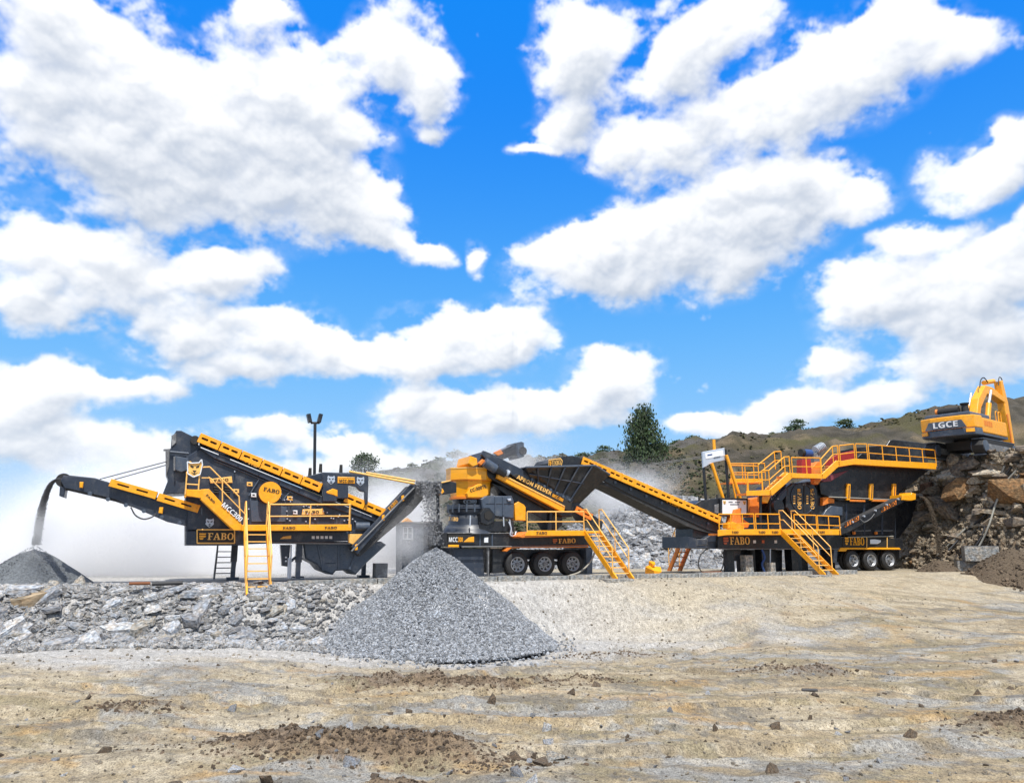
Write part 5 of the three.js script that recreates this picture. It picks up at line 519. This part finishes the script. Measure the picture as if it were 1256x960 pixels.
// fallen earth at its foot, and the earth that pours off the waste conveyor
function earthHeap(name, label, px, py, z, R, H, seed, m, foot) {
  const c = atDepth(px, py, z), g = thing(name, label, 'earth heap', null, V(c.x, c.y - H, c.z)), r = rng(seed), l = [[], []], P = [], pos = [], idx = [], uv = [], nA = 64, nR = 30;
  const yAt = (a, q) => H * (1 - q) - 0.12 * Math.exp(-q * q * 60) + 0.10 * fbm(Math.cos(a) * q * 5, Math.sin(a) * q * 5, seed, 4) * H * Math.min(1, q * 3);
  for (let j = 0; j <= nR; j++) for (let i = 0; i <= nA; i++) { const a = i / nA * 6.28319, q = j / nR * 1.15, wob = 1 + 0.12 * noise(Math.cos(a) * 1.5 + seed, Math.sin(a) * 1.5); pos.push(Math.cos(a) * q * R * wob, yAt(a, q), Math.sin(a) * q * R * wob); uv.push(Math.cos(a) * q * R, Math.sin(a) * q * R); if (i && j) { const b = j * (nA + 1) + i; idx.push(b, b - 1, b - nA - 1, b - nA - 1, b - 1, b - nA - 2); } }
  const ge = new THREE.BufferGeometry(); ge.setAttribute('position', new THREE.Float32BufferAttribute(pos, 3)); ge.setAttribute('uv', new THREE.Float32BufferAttribute(uv, 2)); ge.setIndex(idx); ge.computeVertexNormals(); put(g, 'heap_core', ge, m); void P; void foot;
  for (let k = 0; k < 900 * R * (foot ?? 1); k++) { const a = r() * 6.283, q = Math.sqrt(r()) * 1.12, s = 0.03 + 0.16 * Math.pow(r(), 3.5) * (0.4 + q), b = 0.6 + r() * 0.9; l[k % 2].push([Math.cos(a) * q * R, yAt(a, q) + 0.01, Math.sin(a) * q * R, s * 1.3, s, s, r() * 6, r() * 6, r() * 6, [b, b * 0.95, b * 0.9]]); }
  l.forEach((q, k) => scatter(g, 'loose_earth', CHIPS[k], foot === 0.3 ? m : stoneMat(0.20, 0.155, 0.11), q)); return c;
}
const SOIL = mat(0.17, 0.13, 0.09, 0.97, { map: gritMap, bumpMap: gritBump, bumpScale: 0.06 });
earthHeap('earth_heap', 'brown earth cone below the stream at the quarry face foot', 1151, 683, 40.6, 2.9, 2.1, 3, SOIL); earthHeap('earth_heap', 'large dark earth slope at the right frame edge below the concrete block', 1240, 668, 38.6, 4.2, 2.7, 5, SOIL); earthHeap('earth_heap', 'low stony earth heap beside the rightmost wheels', 1075, 706, 40.6, 2.2, 0.55, 8, SOIL);
{
  const r = rng(61), l = [[], []]; for (let k = 0; k < 3400; k++) { const t = r(), px = mix(1129, 1154, Math.sqrt(t) * 0.75 + t * 0.25) + (r() + r() - 1) * (2.5 + 2 * t), py = mix(609, 684, t * t * 0.6 + t * 0.4), p = atDepth(px, py, 42.2 - t * 1.5 + (r() - 0.5) * 0.35), s = 0.02 + 0.055 * r() * r(), b = 0.5 + r() * 0.7; l[k % 2].push([p.x, p.y, p.z, s, s * 1.3, s, r() * 6, r() * 6, r() * 6, b]); }
  const st = thing('falling_earth', 'thin stream of brown earth pouring off the small conveyor at right', 'falling earth'); l.forEach((q, k) => scatter(st, 'falling_clods', CHIPS[k], stoneMat(0.20, 0.15, 0.10), q));
}
for (const [px, py, a, b, label] of [[1203, 679, 1.55, 0.72, 'weathered pale concrete block set in the foot of the quarry face'], [1188, 694, 1.1, 0.5, 'low pale concrete footing left of the weathered block']]) { const p = faceAt(px, py, 0.7), t = thing('concrete_block', label, 'concrete block', null, V(p.x, p.y - b / 2, p.z)); t.rotation.y = -0.35; block(t, 'block_body', 0, b / 2, 0, a, b, 0.9, M.concrete); block(t, 'block_cap', 0, b + 0.02, 0, a * 0.98, 0.05, 0.88, M.grey); }
[[[1240, 573], [1229, 590], [1222, 612], [1212, 640], [1197, 668], [1176, 684]], [[1246, 576], [1234, 592], [1224, 616], [1213, 645], [1202, 668], [1186, 692]], [[1250, 582], [1238, 600], [1225, 613], [1206, 634], [1182, 655], [1164, 676]], [[1232, 571], [1226, 588], [1221, 606], [1200, 632], [1176, 656], [1150, 682]]].forEach((pts, k) => { const c = tube(scene, 'power_cable', pts.map(([x, y]) => faceAt(x, y, 0.42)), 0.05, k % 2 ? M.hose : M.cable, 48, 7); tag(c, ['pale hose down the quarry face, upper left of four', 'black cable down the quarry face ending nearest the concrete block', 'pale hose crossing the others low on the quarry face', 'black cable down the quarry face reaching furthest left'][[1, 0, 3, 2].indexOf(k)], 'cable', 'cables down the quarry face'); });

// ---------------------------------------------------------------- excavator on the bench
{
  const base = atDepth(1192, 558, 44.2); base.y = BENCH + 0.1; const g = thing('excavator', 'yellow tracked excavator with dark counterweight standing on the rock bench', 'excavator', null, base); g.rotation.y = (90 - 52) * Math.PI / 180; g.scale.setScalar(1.0);
  const side = (parent, name, pts, width, m, z = 0, bevel = 0.05) => { const s = shapeOf(pts.map(([x, y]) => V(x, y, 0))), b = bevel, ge = new THREE.ExtrudeGeometry(s, { depth: width - 2 * b, bevelEnabled: true, bevelSize: b, bevelOffset: -b, bevelThickness: b, bevelSegments: 2 }); ge.translate(0, 0, z - width / 2 + b); return put(parent, name, ge, m); };
  for (const s of [-1, 1]) { const t = sub(g, 'track'); side(t, 'track_belt', [[-2.3, 0.25], [-2.1, 0.02], [2.1, 0.02], [2.3, 0.25], [2.4, 0.5], [2.1, 0.85], [-2.1, 0.85], [-2.4, 0.5]], 0.6, M.rubber, s * 1.25); side(t, 'track_frame', [[-1.9, 0.25], [1.9, 0.25], [1.9, 0.6], [-1.9, 0.6]], 0.66, M.grey, s * 1.25, 0.02); for (const x of [-2.0, 2.0]) drum(t, 'sprocket', V(x, 0.45, s * 1.25), 0.33, 0.33, 0.68, 'z', M.slate, 18); for (let k = 0; k < 26; k++) { const a = -2.15 + k * 0.172; for (const y of [0.0, 0.88]) block(t, 'track_shoe', a, y, s * 1.25, 0.13, 0.05, 0.62, M.slate); } }
  drum(g, 'slew_ring', V(0, 0.95, 0), 0.8, 0.9, 0.3, 'y', M.ink, 24); block(g, 'lower_frame', 0, 0.7, 0, 1.9, 0.5, 1.9, M.ink);
  const plan = (name, pts, y0, y1, m, bev = 0.06) => { const s = new THREE.Shape(); pts.forEach(([x, z], i) => (i ? s.lineTo(x, -z) : s.moveTo(x, -z))); s.closePath(); const ge = new THREE.ExtrudeGeometry(s, { depth: y1 - y0 - 2 * bev, bevelEnabled: true, bevelSize: bev, bevelOffset: -bev, bevelThickness: bev, bevelSegments: 2 }); ge.rotateX(-Math.PI / 2); ge.translate(0, y0 + bev, 0); return put(g, name, ge, m); };
  const rear = [[-2.0, -1.5], [-2.75, -1.4], [-2.95, -0.8], [-3.0, 0], [-2.95, 0.8], [-2.75, 1.4], [-2.0, 1.5]];
  const cw = plan('counterweight', rear, 1.05, 1.46, M.slate), skirt = plan('counterweight_top', rear.map(([x, z]) => [x * 1.0 - 0.01, z * 1.005]), 1.44, 2.16, M.yellow); void cw;
  // dark panel with the maker's letters on the sloped yellow back
  { const s = shapeOf([V(-1.1, 1.46, 0), V(1.1, 1.46, 0), V(0.86, 1.9, 0), V(-0.86, 1.9, 0)]), ge = new THREE.ExtrudeGeometry(s, { depth: 0.06, bevelEnabled: false }); ge.rotateY(-Math.PI / 2); ge.translate(-2.99, 0, 0); put(skirt, 'back_panel', ge, M.slate); const L = new THREE.ExtrudeGeometry(sans.generateShapes('LGCE', 0.36), { depth: 0.03, bevelEnabled: false, curveSegments: 3 }); L.computeBoundingBox(); L.translate(-L.boundingBox.max.x / 2, 0, 0); L.scale(1.12, 0.88, 1); L.rotateY(-Math.PI / 2); L.translate(-3.05, 1.55, 0); put(skirt, 'lettering', L, M.white); for (const z of [-1.2, 1.2]) { const o = block(skirt, 'reflector', -2.86, 1.3, z, 0.06, 0.2, 0.42, M.yellow); o.rotation.y = z > 0 ? 0.45 : -0.45; } }
  plan('side_body', [[-2.02, -1.5], [1.5, -1.48], [1.5, -0.5], [0.2, -0.5], [0.2, 0.5], [1.4, 0.5], [1.4, 1.5], [-2.02, 1.5]], 1.22, 2.06, M.yellow); plan('side_skirt', [[-2.0, -1.46], [1.5, -1.44], [1.5, 1.46], [-2.0, 1.46]], 1.08, 1.24, M.slate, 0.03); plan('engine_hood', [[-2.7, -1.2], [-0.2, -1.25], [-0.2, 1.25], [-2.7, 1.2]], 2.08, 2.38, M.slate, 0.08); for (let k = 0; k < 4; k++) block(g, 'side_grille', -1.6 + k * 0.28, 1.75, 1.49, 0.2, 0.3, 0.04, M.orange);
  drum(g, 'muffler', V(-1.5, 2.68, -0.35), 0.2, 0.2, 1.1, 'z', M.ink, 16); drum(g, 'muffler_cap', V(-1.5, 2.68, -0.95), 0.16, 0.2, 0.16, 'z', M.orange, 16); drum(g, 'air_cleaner', V(-1.3, 2.72, 0.45), 0.17, 0.2, 0.42, 'y', M.ink, 16); drum(g, 'air_cleaner_cap', V(-1.3, 3.0, 0.45), 0.26, 0.2, 0.1, 'y', M.ink, 16);
  // cab on the far side
  const cab = sub(g, 'cab'); side(cab, 'cab_shell', [[0.25, 1.25], [1.9, 1.25], [2.0, 2.0], [1.75, 2.55], [0.4, 2.55], [0.25, 2.35]], 0.95, M.black, -1.0, 0.06); side(cab, 'cab_window', [[0.5, 1.75], [1.75, 1.75], [1.6, 2.4], [0.5, 2.4]], 1.0, M.glass, -1.0, 0.01);
  // boom, stick, bucket, rams
  const boom = [[0.3, 1.8], [0.62, 1.55], [1.5, 3.15], [2.6, 4.08], [3.6, 4.12], [5.3, 3.82], [5.45, 4.0], [5.3, 4.15], [3.6, 4.62], [2.5, 4.62], [1.25, 3.65]]; side(g, 'boom', boom, 0.46, M.yellow, 0.05, 0.04);
  for (const z of [-0.5, 0.6]) { const ram = sub(g, 'boom_ram'); bar(ram, 'ram_barrel', V(0.9, 1.6, z), V(1.75, 3.35, z), 0.15, M.yellow, 14); bar(ram, 'ram_rod', V(1.75, 3.35, z), V(2.3, 4.2, z), 0.075, M.silver, 12); }
  const sr = sub(g, 'stick_ram'); bar(sr, 'ram_barrel', V(2.9, 4.85, 0.05), V(4.4, 5.15, 0.05), 0.14, M.yellow, 14); bar(sr, 'ram_rod', V(4.4, 5.15, 0.05), V(5.2, 5.2, 0.05), 0.06, M.silver, 12); tube(g, 'boom_hose', [V(1.8, 4.4, 0.2), V(2.1, 4.9, 0.2), V(2.6, 5.1, 0.2), V(3.1, 4.9, 0.2)], 0.035, M.cable); tube(g, 'boom_hose', [V(4.7, 4.9, 0.2), V(5.0, 5.45, 0.2), V(5.35, 5.4, 0.2), V(5.5, 4.8, 0.2)], 0.03, M.cable);
  side(g, 'stick', [[5.0, 5.2], [5.35, 5.3], [5.78, 3.9], [6.0, 0.95], [5.75, 0.8], [5.45, 1.2], [5.15, 3.3]], 0.42, M.yellow, 0.05, 0.04); side(g, 'stick_plate', [[5.2, 3.1], [5.4, 3.2], [5.6, 1.2], [5.45, 1.2]], 0.5, M.orange, 0.05, 0.02); const br = sub(g, 'bucket_ram'); bar(br, 'ram_barrel', V(5.85, 3.9, 0.05), V(6.05, 2.3, 0.05), 0.11, M.yellow, 14); bar(br, 'ram_rod', V(6.05, 2.3, 0.05), V(6.15, 1.4, 0.05), 0.055, M.silver, 12); side(g, 'bucket', [[5.5, 0.95], [6.2, 1.1], [6.5, 0.5], [6.1, -0.1], [5.2, -0.2], [4.9, 0.2], [5.6, 0.3]], 1.3, M.slate, 0.05, 0.04); for (const x of [0.3, 0.7]) tube(g, 'grab_rail', [V(x, 2.0, 1.4), V(x, 2.6, 1.4), V(x + 0.3, 2.6, 1.4), V(x + 0.3, 2.0, 1.4)], 0.025, M.yellow, 20);
}

// ---------------------------------------------------------------- heap of shale behind the row
{
  const crest = (x) => { const c = [[600, 690], [690, 655], [740, 628], [800, 612], [850, 610], [900, 618], [980, 660]].map(([px, py]) => atDepth(px, py, 55)); for (let i = 1; i < c.length; i++) if (x < c[i].x || i === c.length - 1) return mix(c[i - 1].y, c[i].y, clamp((x - c[i - 1].x) / (c[i].x - c[i - 1].x))); };
  const yAt = (x, z) => { const t = sstep(46, 55, -z), q = fbm(x * 0.5, z * 0.5, 4, 3) * 0.5; return PAD - 0.1 + (crest(x * 55 / -z) - PAD) * Math.pow(t, 0.85) * (1 - 0.3 * sstep(55, 62, -z)) + q * t; };
  const xs = [], zs = []; for (let i = 0; i <= 120; i++) xs.push(-6 + i * 0.25); for (let j = 0; j <= 60; j++) zs.push(-44.5 - j * 0.3); const ge = sheet(xs, zs, yAt, (x, z) => { const k = 0.75 + fbm(x * 2, z * 2, 3, 3) * 0.6; return [0.24 * k, 0.24 * k, 0.25 * k]; });
  const o = put(scene, 'shale_slope', ge, new THREE.MeshStandardMaterial({ vertexColors: true, map: rockMap, roughness: 0.95, side: THREE.DoubleSide })); o.userData.kind = 'structure'; const r = rng(21), small = [[], [], []];
  let n = 0; while (n < 270) { const px = 725 + r() * 175, z = 46 + 9.2 * Math.pow(r(), 0.9), x = atDepth(px, 660, z).x, y = yAt(x, -z), s = 0.4 + 0.75 * Math.pow(r(), 2.4); stone(o, SLABS[n % 10], SHALE[Math.floor(r() * 4)], x, y + 0.06, -z, [s, s * (0.6 + r() * 0.7), s], [(r() - 0.5) * 0.8 + 0.45, r() * 6.28, (r() - 0.5) * 0.8]); n++; }
  for (let k = 0; k < 9000; k++) { const z = 45 + 11 * Math.pow(r(), 0.9), x = atDepth(600 + r() * 340, 660, z).x, s = 0.12 + 0.42 * Math.pow(r(), 2.2), b = 0.45 + 0.7 * r(); small[k % 3].push([x, yAt(x, -z) + 0.04, -z, s, s * (0.6 + r()), s, (r() - 0.5) * 1.5 + 0.4, r() * 6.28, (r() - 0.5) * 1.5, b]); }
  small.forEach((l, k) => scatter(o, 'shale_fill', SLABS[k * 3], SHALE[0], l));
}
// fine stockpile far left, and the grit that pours on to it
{
  const c = atDepth(42, 668, 28.2), R = 2.5, H = 1.75, g = thing('fine_grit_heap', 'smooth cone of dark grey fine grit at the left frame edge', 'grit heap', null, V(c.x, c.y - H, c.z)), r = rng(14), pos = [], idx = [], uv = [], nA = 90, nR = 50;
  for (let j = 0; j <= nR; j++) for (let i = 0; i <= nA; i++) { const a = i / nA * 6.28319, q = j / nR * 1.2, gully = fbm(Math.cos(a) * 3 + 4, Math.sin(a) * 3, q * 1.2, 4) * 0.10 + fbm(Math.cos(a) * 12, Math.sin(a) * 12, q * 2, 3) * 0.04; pos.push(Math.cos(a) * q * R, H * (1 - q * 0.97) + gully * Math.min(1, q * 4) - 0.14 * Math.exp(-q * q * 60), Math.sin(a) * q * R); uv.push(Math.cos(a) * q * R, Math.sin(a) * q * R); if (i && j) { const b = j * (nA + 1) + i; idx.push(b, b - 1, b - nA - 1, b - nA - 1, b - 1, b - nA - 2); } }
  const ge = new THREE.BufferGeometry(); ge.setAttribute('position', new THREE.Float32BufferAttribute(pos, 3)); ge.setAttribute('uv', new THREE.Float32BufferAttribute(uv, 2)); ge.setIndex(idx); ge.computeVertexNormals(); put(g, 'heap_core', ge, mat(0.20, 0.225, 0.255, 0.97, { map: gritMap, bumpMap: gritBump, bumpScale: 0.05 }));
  const l = []; for (let k = 0; k < 5000; k++) { const a = r() * 6.283, q = Math.sqrt(r()) * 1.1, s = 0.015 + 0.04 * Math.pow(r(), 3), b = 0.5 + r() * 0.9; l.push([Math.cos(a) * q * R, H * (1 - q * 0.97) + 0.01, Math.sin(a) * q * R, s, s, s, r() * 6, r() * 6, r() * 6, b]); } scatter(g, 'grit', CHIPS[0], stoneMat(0.24, 0.26, 0.29), l);
  const f = [[], []]; for (let k = 0; k < 16000; k++) { const t = r(), px = mix(73, 44, Math.pow(t, 0.62)) + (r() + r() + r() - 1.5) * (2.0 + 3.2 * t), py = mix(587, 668, t * t * 0.75 + t * 0.25), p = atDepth(px, py, mix(25.8, 28.1, t) + (r() - 0.5) * 0.5), s = 0.012 + 0.022 * r(), b = 0.5 + r() * 0.7; f[k % 2].push([p.x, p.y, p.z, s, s * 1.4, s, r() * 6, r() * 6, r() * 6, b]); }
  const st = thing('falling_grit', 'curved stream of grey grit falling from the leftmost conveyor end', 'falling grit'); f.forEach((q, k) => scatter(st, 'grit_stream', CHIPS[k], stoneMat(0.24, 0.25, 0.27), q));
}
// kerb of concrete blocks along the pad's front edge
{
  const a = inRow(352, 712, 2.6).x, b = inRow(1052, 706, 2.6).x, k = thing('concrete_kerb', 'long low kerb of pale concrete blocks along the front of the machines', 'kerb', null, rowPoint(a, 0, EDGE - 0.12)), r = rng(8); k.rotation.y = YAW; const L = 1.55, n = Math.floor((b - a) / L), gs = [0, 1, 2].map((q) => boxGeo(L - 0.03 - q * 0.012, 0.42, 0.34)); for (let i = 0; i < n; i++) { const o = put(k, 'kerb_block', gs[i % 3], M.concrete); o.position.set((i + 0.5) * L, -0.06 + (r() - 0.5) * 0.05, (r() - 0.5) * 0.06); o.rotation.y = (r() - 0.5) * 0.02; }
}
// odds and ends on the pad
{
  const rt = (px, py, w, y) => { const p = inRow(px, py, w); return rowPoint(p.x, y, w); };
  const s1 = bar(scene, 'steel_section', rt(158, 714, 2.3, 0.12), rt(184, 714, 2.3, 0.12), 0.05, M.rust); tag(s1, 'short rusty steel bar lying on the bank crest at left', 'steel bar'); const s2 = bar(scene, 'steel_section', rt(186, 715, 2.4, 0.1), rt(224, 714, 2.4, 0.12), 0.065, M.cable); tag(s2, 'long dark steel bar lying on the bank crest at left', 'steel bar');
  const hl = tube(scene, 'hose_loop', [[884, 672], [868, 673], [859, 682], [857, 693], [862, 702], [873, 705], [884, 700], [888, 688], [887, 676]].map(([x, y]) => { const p = inRow(x, y, -0.3); return rowPoint(p.x, Math.max(0.04, p.y), -0.3); }), 0.03, M.cable, 60); tag(hl, 'black hose hanging in a loop under the long conveyor tail', 'hose'); const pl = thing('wooden_plank', 'orange brown plank lying on the pad below the hose loop', 'plank', null, rt(873, 703, 0.3, 0.05)); pl.rotation.y = YAW + 0.15; block(pl, 'board', 0, 0.03, 0, 1.15, 0.07, 0.2, M.rust);
  const yb = thing('yellow_sack', 'crumpled yellow sack on the pad left of the orange far stairs', 'sack', null, rt(803, 705, 0.6, 0.0)); { const ge = stoneGeo(77, 'lump'); const o = put(yb, 'sack_body', ge, M.yellow); o.scale.set(0.75, 0.7, 0.5); o.position.y = 0.2; const o2 = put(yb, 'sack_neck', ge, M.yellow); o2.scale.set(0.3, 0.4, 0.3); o2.position.set(-0.08, 0.5, 0); }
  for (const [px, w, h, label] of [[756, 3.4, -0.13, 'grey concrete slab under the middle stair foot'], [330, 3.2, -0.42, 'flat concrete slab under the left stair foot'], [1002, 3.5, -0.14, 'concrete slab under the right stair foot']]) { const t = thing('footing_slab', label, 'slab', null, rowPoint(inRow(px, 712, w).x, h, w)); t.rotation.y = YAW; block(t, 'slab_body', 0, 0.07, 0, 1.25, 0.15, 0.6, M.concrete); }
}

// ---------------------------------------------------------------- trees and scrub on the hill
const leafMat = [[0.045, 0.085, 0.028], [0.060, 0.10, 0.030], [0.075, 0.105, 0.035]].map(([r, g, b]) => new THREE.MeshPhysicalMaterial({ color: lin(r, g, b), vertexColors: true, roughness: 0.9, transmission: 0.3, thickness: 0, side: THREE.DoubleSide }));
function crownGeo(seed, n, leaf, shape) {   // leaf-sized faces in clumps through the crown's volume
  const r = rng(seed), p = [], nn = [], c = [], clumps = []; for (let k = 0; k < n / 28; k++) { const a = r() * 6.283, h = r(), q = Math.sqrt(r()); const rad = shape(h) * q * (0.85 + 0.35 * noise(Math.cos(a) * 1.7 + seed, h * 3, Math.sin(a) * 1.7)); clumps.push([Math.cos(a) * rad, h, Math.sin(a) * rad]); }
  const d = new THREE.Object3D(), v = V(0, 0, 0); for (let k = 0; k < n; k++) { const q = clumps[Math.floor(r() * clumps.length)], g = () => (r() + r() + r() - 1.5) * 0.16; d.position.set(q[0] + g(), q[1] + g() * 0.62, q[2] + g()); d.rotation.set(r() * 6, r() * 6, r() * 6); const s = leaf * (0.6 + r() * 0.8); d.scale.set(s, s, s); d.updateMatrix(); const t = 0.65 + r() * 0.7, tint = [t * (0.9 + r() * 0.3), t, t * 0.9]; for (const [x, y] of [[-0.5, 0], [0, -0.35], [0.5, 0], [-0.5, 0], [0.5, 0], [0, 0.35]]) { v.set(x, y, y * 0.3).applyMatrix4(d.matrix); p.push(v.x, v.y, v.z); c.push(...tint); } void nn; }
  const ge = new THREE.BufferGeometry(); ge.setAttribute('position', new THREE.Float32BufferAttribute(p, 3)); ge.setAttribute('color', new THREE.Float32BufferAttribute(c, 3)); ge.computeVertexNormals(); return ge;
}
function tree(name, label, category, px, pyTop, pyBase, z, wide, ge, m, group, trunk = true) {
  const b = atDepth(px, pyBase, z), t = atDepth(px, pyTop, z), H = t.y - b.y, W = wide * z / FOCAL; b.y = Math.min(b.y, farY(b.x, b.z)) - 0.1; const g = thing(name, label, category, group, b), c = put(g, 'crown', ge, m); c.scale.set(W, t.y - b.y, W); if (trunk) { const tg = new THREE.CylinderGeometry(H * 0.012, H * 0.03, H * 0.75, 8); tg.translate(0, H * 0.36, 0); put(g, 'trunk', tg, M.brown); for (let k = 0; k < 5; k++) put(g, 'limb', barGeo(V(0, H * (0.28 + k * 0.09), 0), V(Math.cos(k * 2.4) * W * 0.3, H * (0.45 + k * 0.1), Math.sin(k * 2.4) * W * 0.3), H * 0.008, 5), M.brown); } return g;
}
const tall = crownGeo(1, 9500, 0.046, (h) => 0.52 * Math.pow(Math.sin(Math.PI * clamp(h * 0.9 + 0.07)), 0.6) * (1 - h * 0.22)), round = crownGeo(2, 3000, 0.07, (h) => 0.5 * Math.sqrt(Math.max(0, 1 - (h * 1.7 - 0.75) ** 2))), shrubs = [3, 4, 5].map((s) => crownGeo(s, 1300, 0.085, (h) => 0.5 * Math.sqrt(Math.max(0, 1 - h * h * 0.9))));
tree('poplar_tree', 'tall dark green tree rising behind the long conveyor', 'tree', 792, 503, 598, 84, 56, tall, leafMat[0]); tree('poplar_tree', 'lower half hidden green tree just right of the tall one', 'tree', 812, 545, 600, 86, 44, tall, leafMat[1]); tree('round_tree', 'round green tree on the skyline behind the left machine', 'tree', 446, 557, 588, 96, 36, round, leafMat[0]);
{
  const r = rng(33), spot = [[978, 516, 533, 36], [1038, 515, 530, 30], [948, 530, 538, 14], [850, 536, 556, 40], [832, 541, 560, 30], [872, 539, 553, 26], [900, 533, 545, 18], [888, 538, 548, 18], [560, 553, 572, 44], [595, 556, 572, 30], [640, 556, 570, 26], [660, 560, 572, 20], [740, 548, 566, 36], [716, 556, 570, 30], [752, 556, 575, 36], [700, 562, 573, 18], [540, 562, 576, 24], [505, 568, 580, 20], [1062, 530, 548, 40], [1090, 527, 545, 30], [1110, 522, 540, 22], [835, 560, 585, 44], [760, 570, 596, 40], [850, 575, 598, 30], [725, 575, 592, 30], [575, 566, 580, 30]];
  const where = ['wide feathery bush on the bare skyline left of the excavator', 'lower bush on the bare skyline nearest the excavator']; spot.forEach(([px, a, b, w], k) => tree('bush', where[k] ?? (px < 680 ? 'small green bush on the ridge behind the middle machine' : px < 770 ? 'small green bush on the hill just left of the tall tree' : px < 910 ? 'small green bush on the hill right of the tall tree' : 'small dry bush on the bare slope below the excavator'), 'bush', px, a, b, k > 17 && k < 21 ? 88 : 94 + r() * 4, w, shrubs[k % 3], leafMat[k % 3], k < 2 ? undefined : px < 680 ? 'bushes behind the middle machine' : px < 770 ? 'bushes left of the tall tree' : px < 910 ? 'bushes right of the tall tree' : 'bushes on the bare slope', false));
  const l = [[], []]; for (let k = 0; k < 11000; k++) { const z = 62 + 36 * r(), x = atDepth(470 + r() * 790, 600, z).x; const n = fbm(x * 0.06, -z * 0.06, 3, 4); if (n + (x < 22 ? 0.22 : -0.02) < r() * 0.35) continue; const s = 0.15 + 0.5 * r() * r(), b = 0.5 + 0.7 * r(); l[k % 2].push([x, farY(x, -z) - 0.02, -z, s * 1.3, s * (0.5 + 0.5 * r()), s * 1.3, 0, r() * 6, 0, x > 20 ? [b * 1.9, b * 1.35, b * 1.5] : b]); }
  const tuft = [crownGeo(8, 90, 0.3, (h) => 0.5 * (1 - h * 0.6)), crownGeo(9, 70, 0.34, (h) => 0.5)]; l.forEach((q, k) => { const o = scatter(scene, 'hill_scrub', tuft[k], leafMat[k + 1], q); tag(o, ['low dry scrub and grass tufts scattered over the hillside', 'sparse green tufts scattered over the hillside'][k], 'scrub'); });
}

// ---------------------------------------------------------------- stone dust hanging in the air: motes in loose flocks
{
  const r = rng(99), gauss = () => (r() + r() + r() + r() - 2) * 0.866, flock = (n, size) => { const p = [], d = new THREE.Object3D(), v = V(0, 0, 0); for (let k = 0; k < n; k++) { d.position.set(gauss(), gauss(), gauss()).multiplyScalar(1.25); d.rotation.set(r() * 6, r() * 6, r() * 6); const s = size * (0.5 + r()); d.scale.set(s, s, s); d.updateMatrix(); for (const [x, y] of [[-0.5, -0.3], [0.5, -0.3], [0, 0.6]]) { v.set(x, y, 0).applyMatrix4(d.matrix); p.push(v.x, v.y, v.z); } } const g = new THREE.BufferGeometry(); g.setAttribute('position', new THREE.Float32BufferAttribute(p, 3)); g.computeVertexNormals(); return g; };
  const motes = flock(17000, 0.0064), m = new THREE.MeshPhysicalMaterial({ color: lin(0.95, 0.95, 0.955), roughness: 1, transmission: 0.55, thickness: 0, side: THREE.DoubleSide });
  const puff = (label, boxes) => { const l = []; for (const [px0, py0, px1, py1, z0, z1, n, s] of boxes) for (let k = 0; k < n; k++) { const p = atDepth((px0 + px1) / 2 + gauss() * (px1 - px0) / 2.6, (py0 + py1) / 2 + gauss() * (py1 - py0) / 2.6, mix(z0, z1, r())); if (p.y < PAD - 1.4) continue; const q = s * (0.7 + r() * 0.7); l.push([p.x, p.y, p.z, q, q, q, r() * 6, r() * 6, r() * 6]); } const o = scatter(scene, 'dust_cloud', motes, m, l); tag(o, label, 'dust'); };
  puff('pale stone dust drifting behind the leftmost machine', [[60, 560, 260, 740, 33, 46, 945, 0.99], [-40, 600, 180, 760, 34, 50, 567, 1.14], [200, 640, 380, 740, 34, 44, 324, 0.88]]);
  puff('grey dust round the falling stone between the machines', [[410, 580, 550, 700, 37, 43, 380, 0.72], [470, 620, 530, 700, 30, 34, 61, 0.42], [330, 650, 480, 730, 33, 40, 216, 0.68]]);
  puff('thin dust rising off the feeder head and hopper', [[520, 545, 690, 600, 36, 46, 122, 0.83], [690, 575, 840, 635, 50, 58, 148, 0.83]]);
  puff('fine plume hanging round the curved grit stream', [[20, 610, 80, 690, 26, 29, 40, 0.42]]);
}

scene.traverse((o) => { if (o.isMesh) { o.castShadow = true; o.receiveShadow = true; } });
renderer.render(scene, camera);
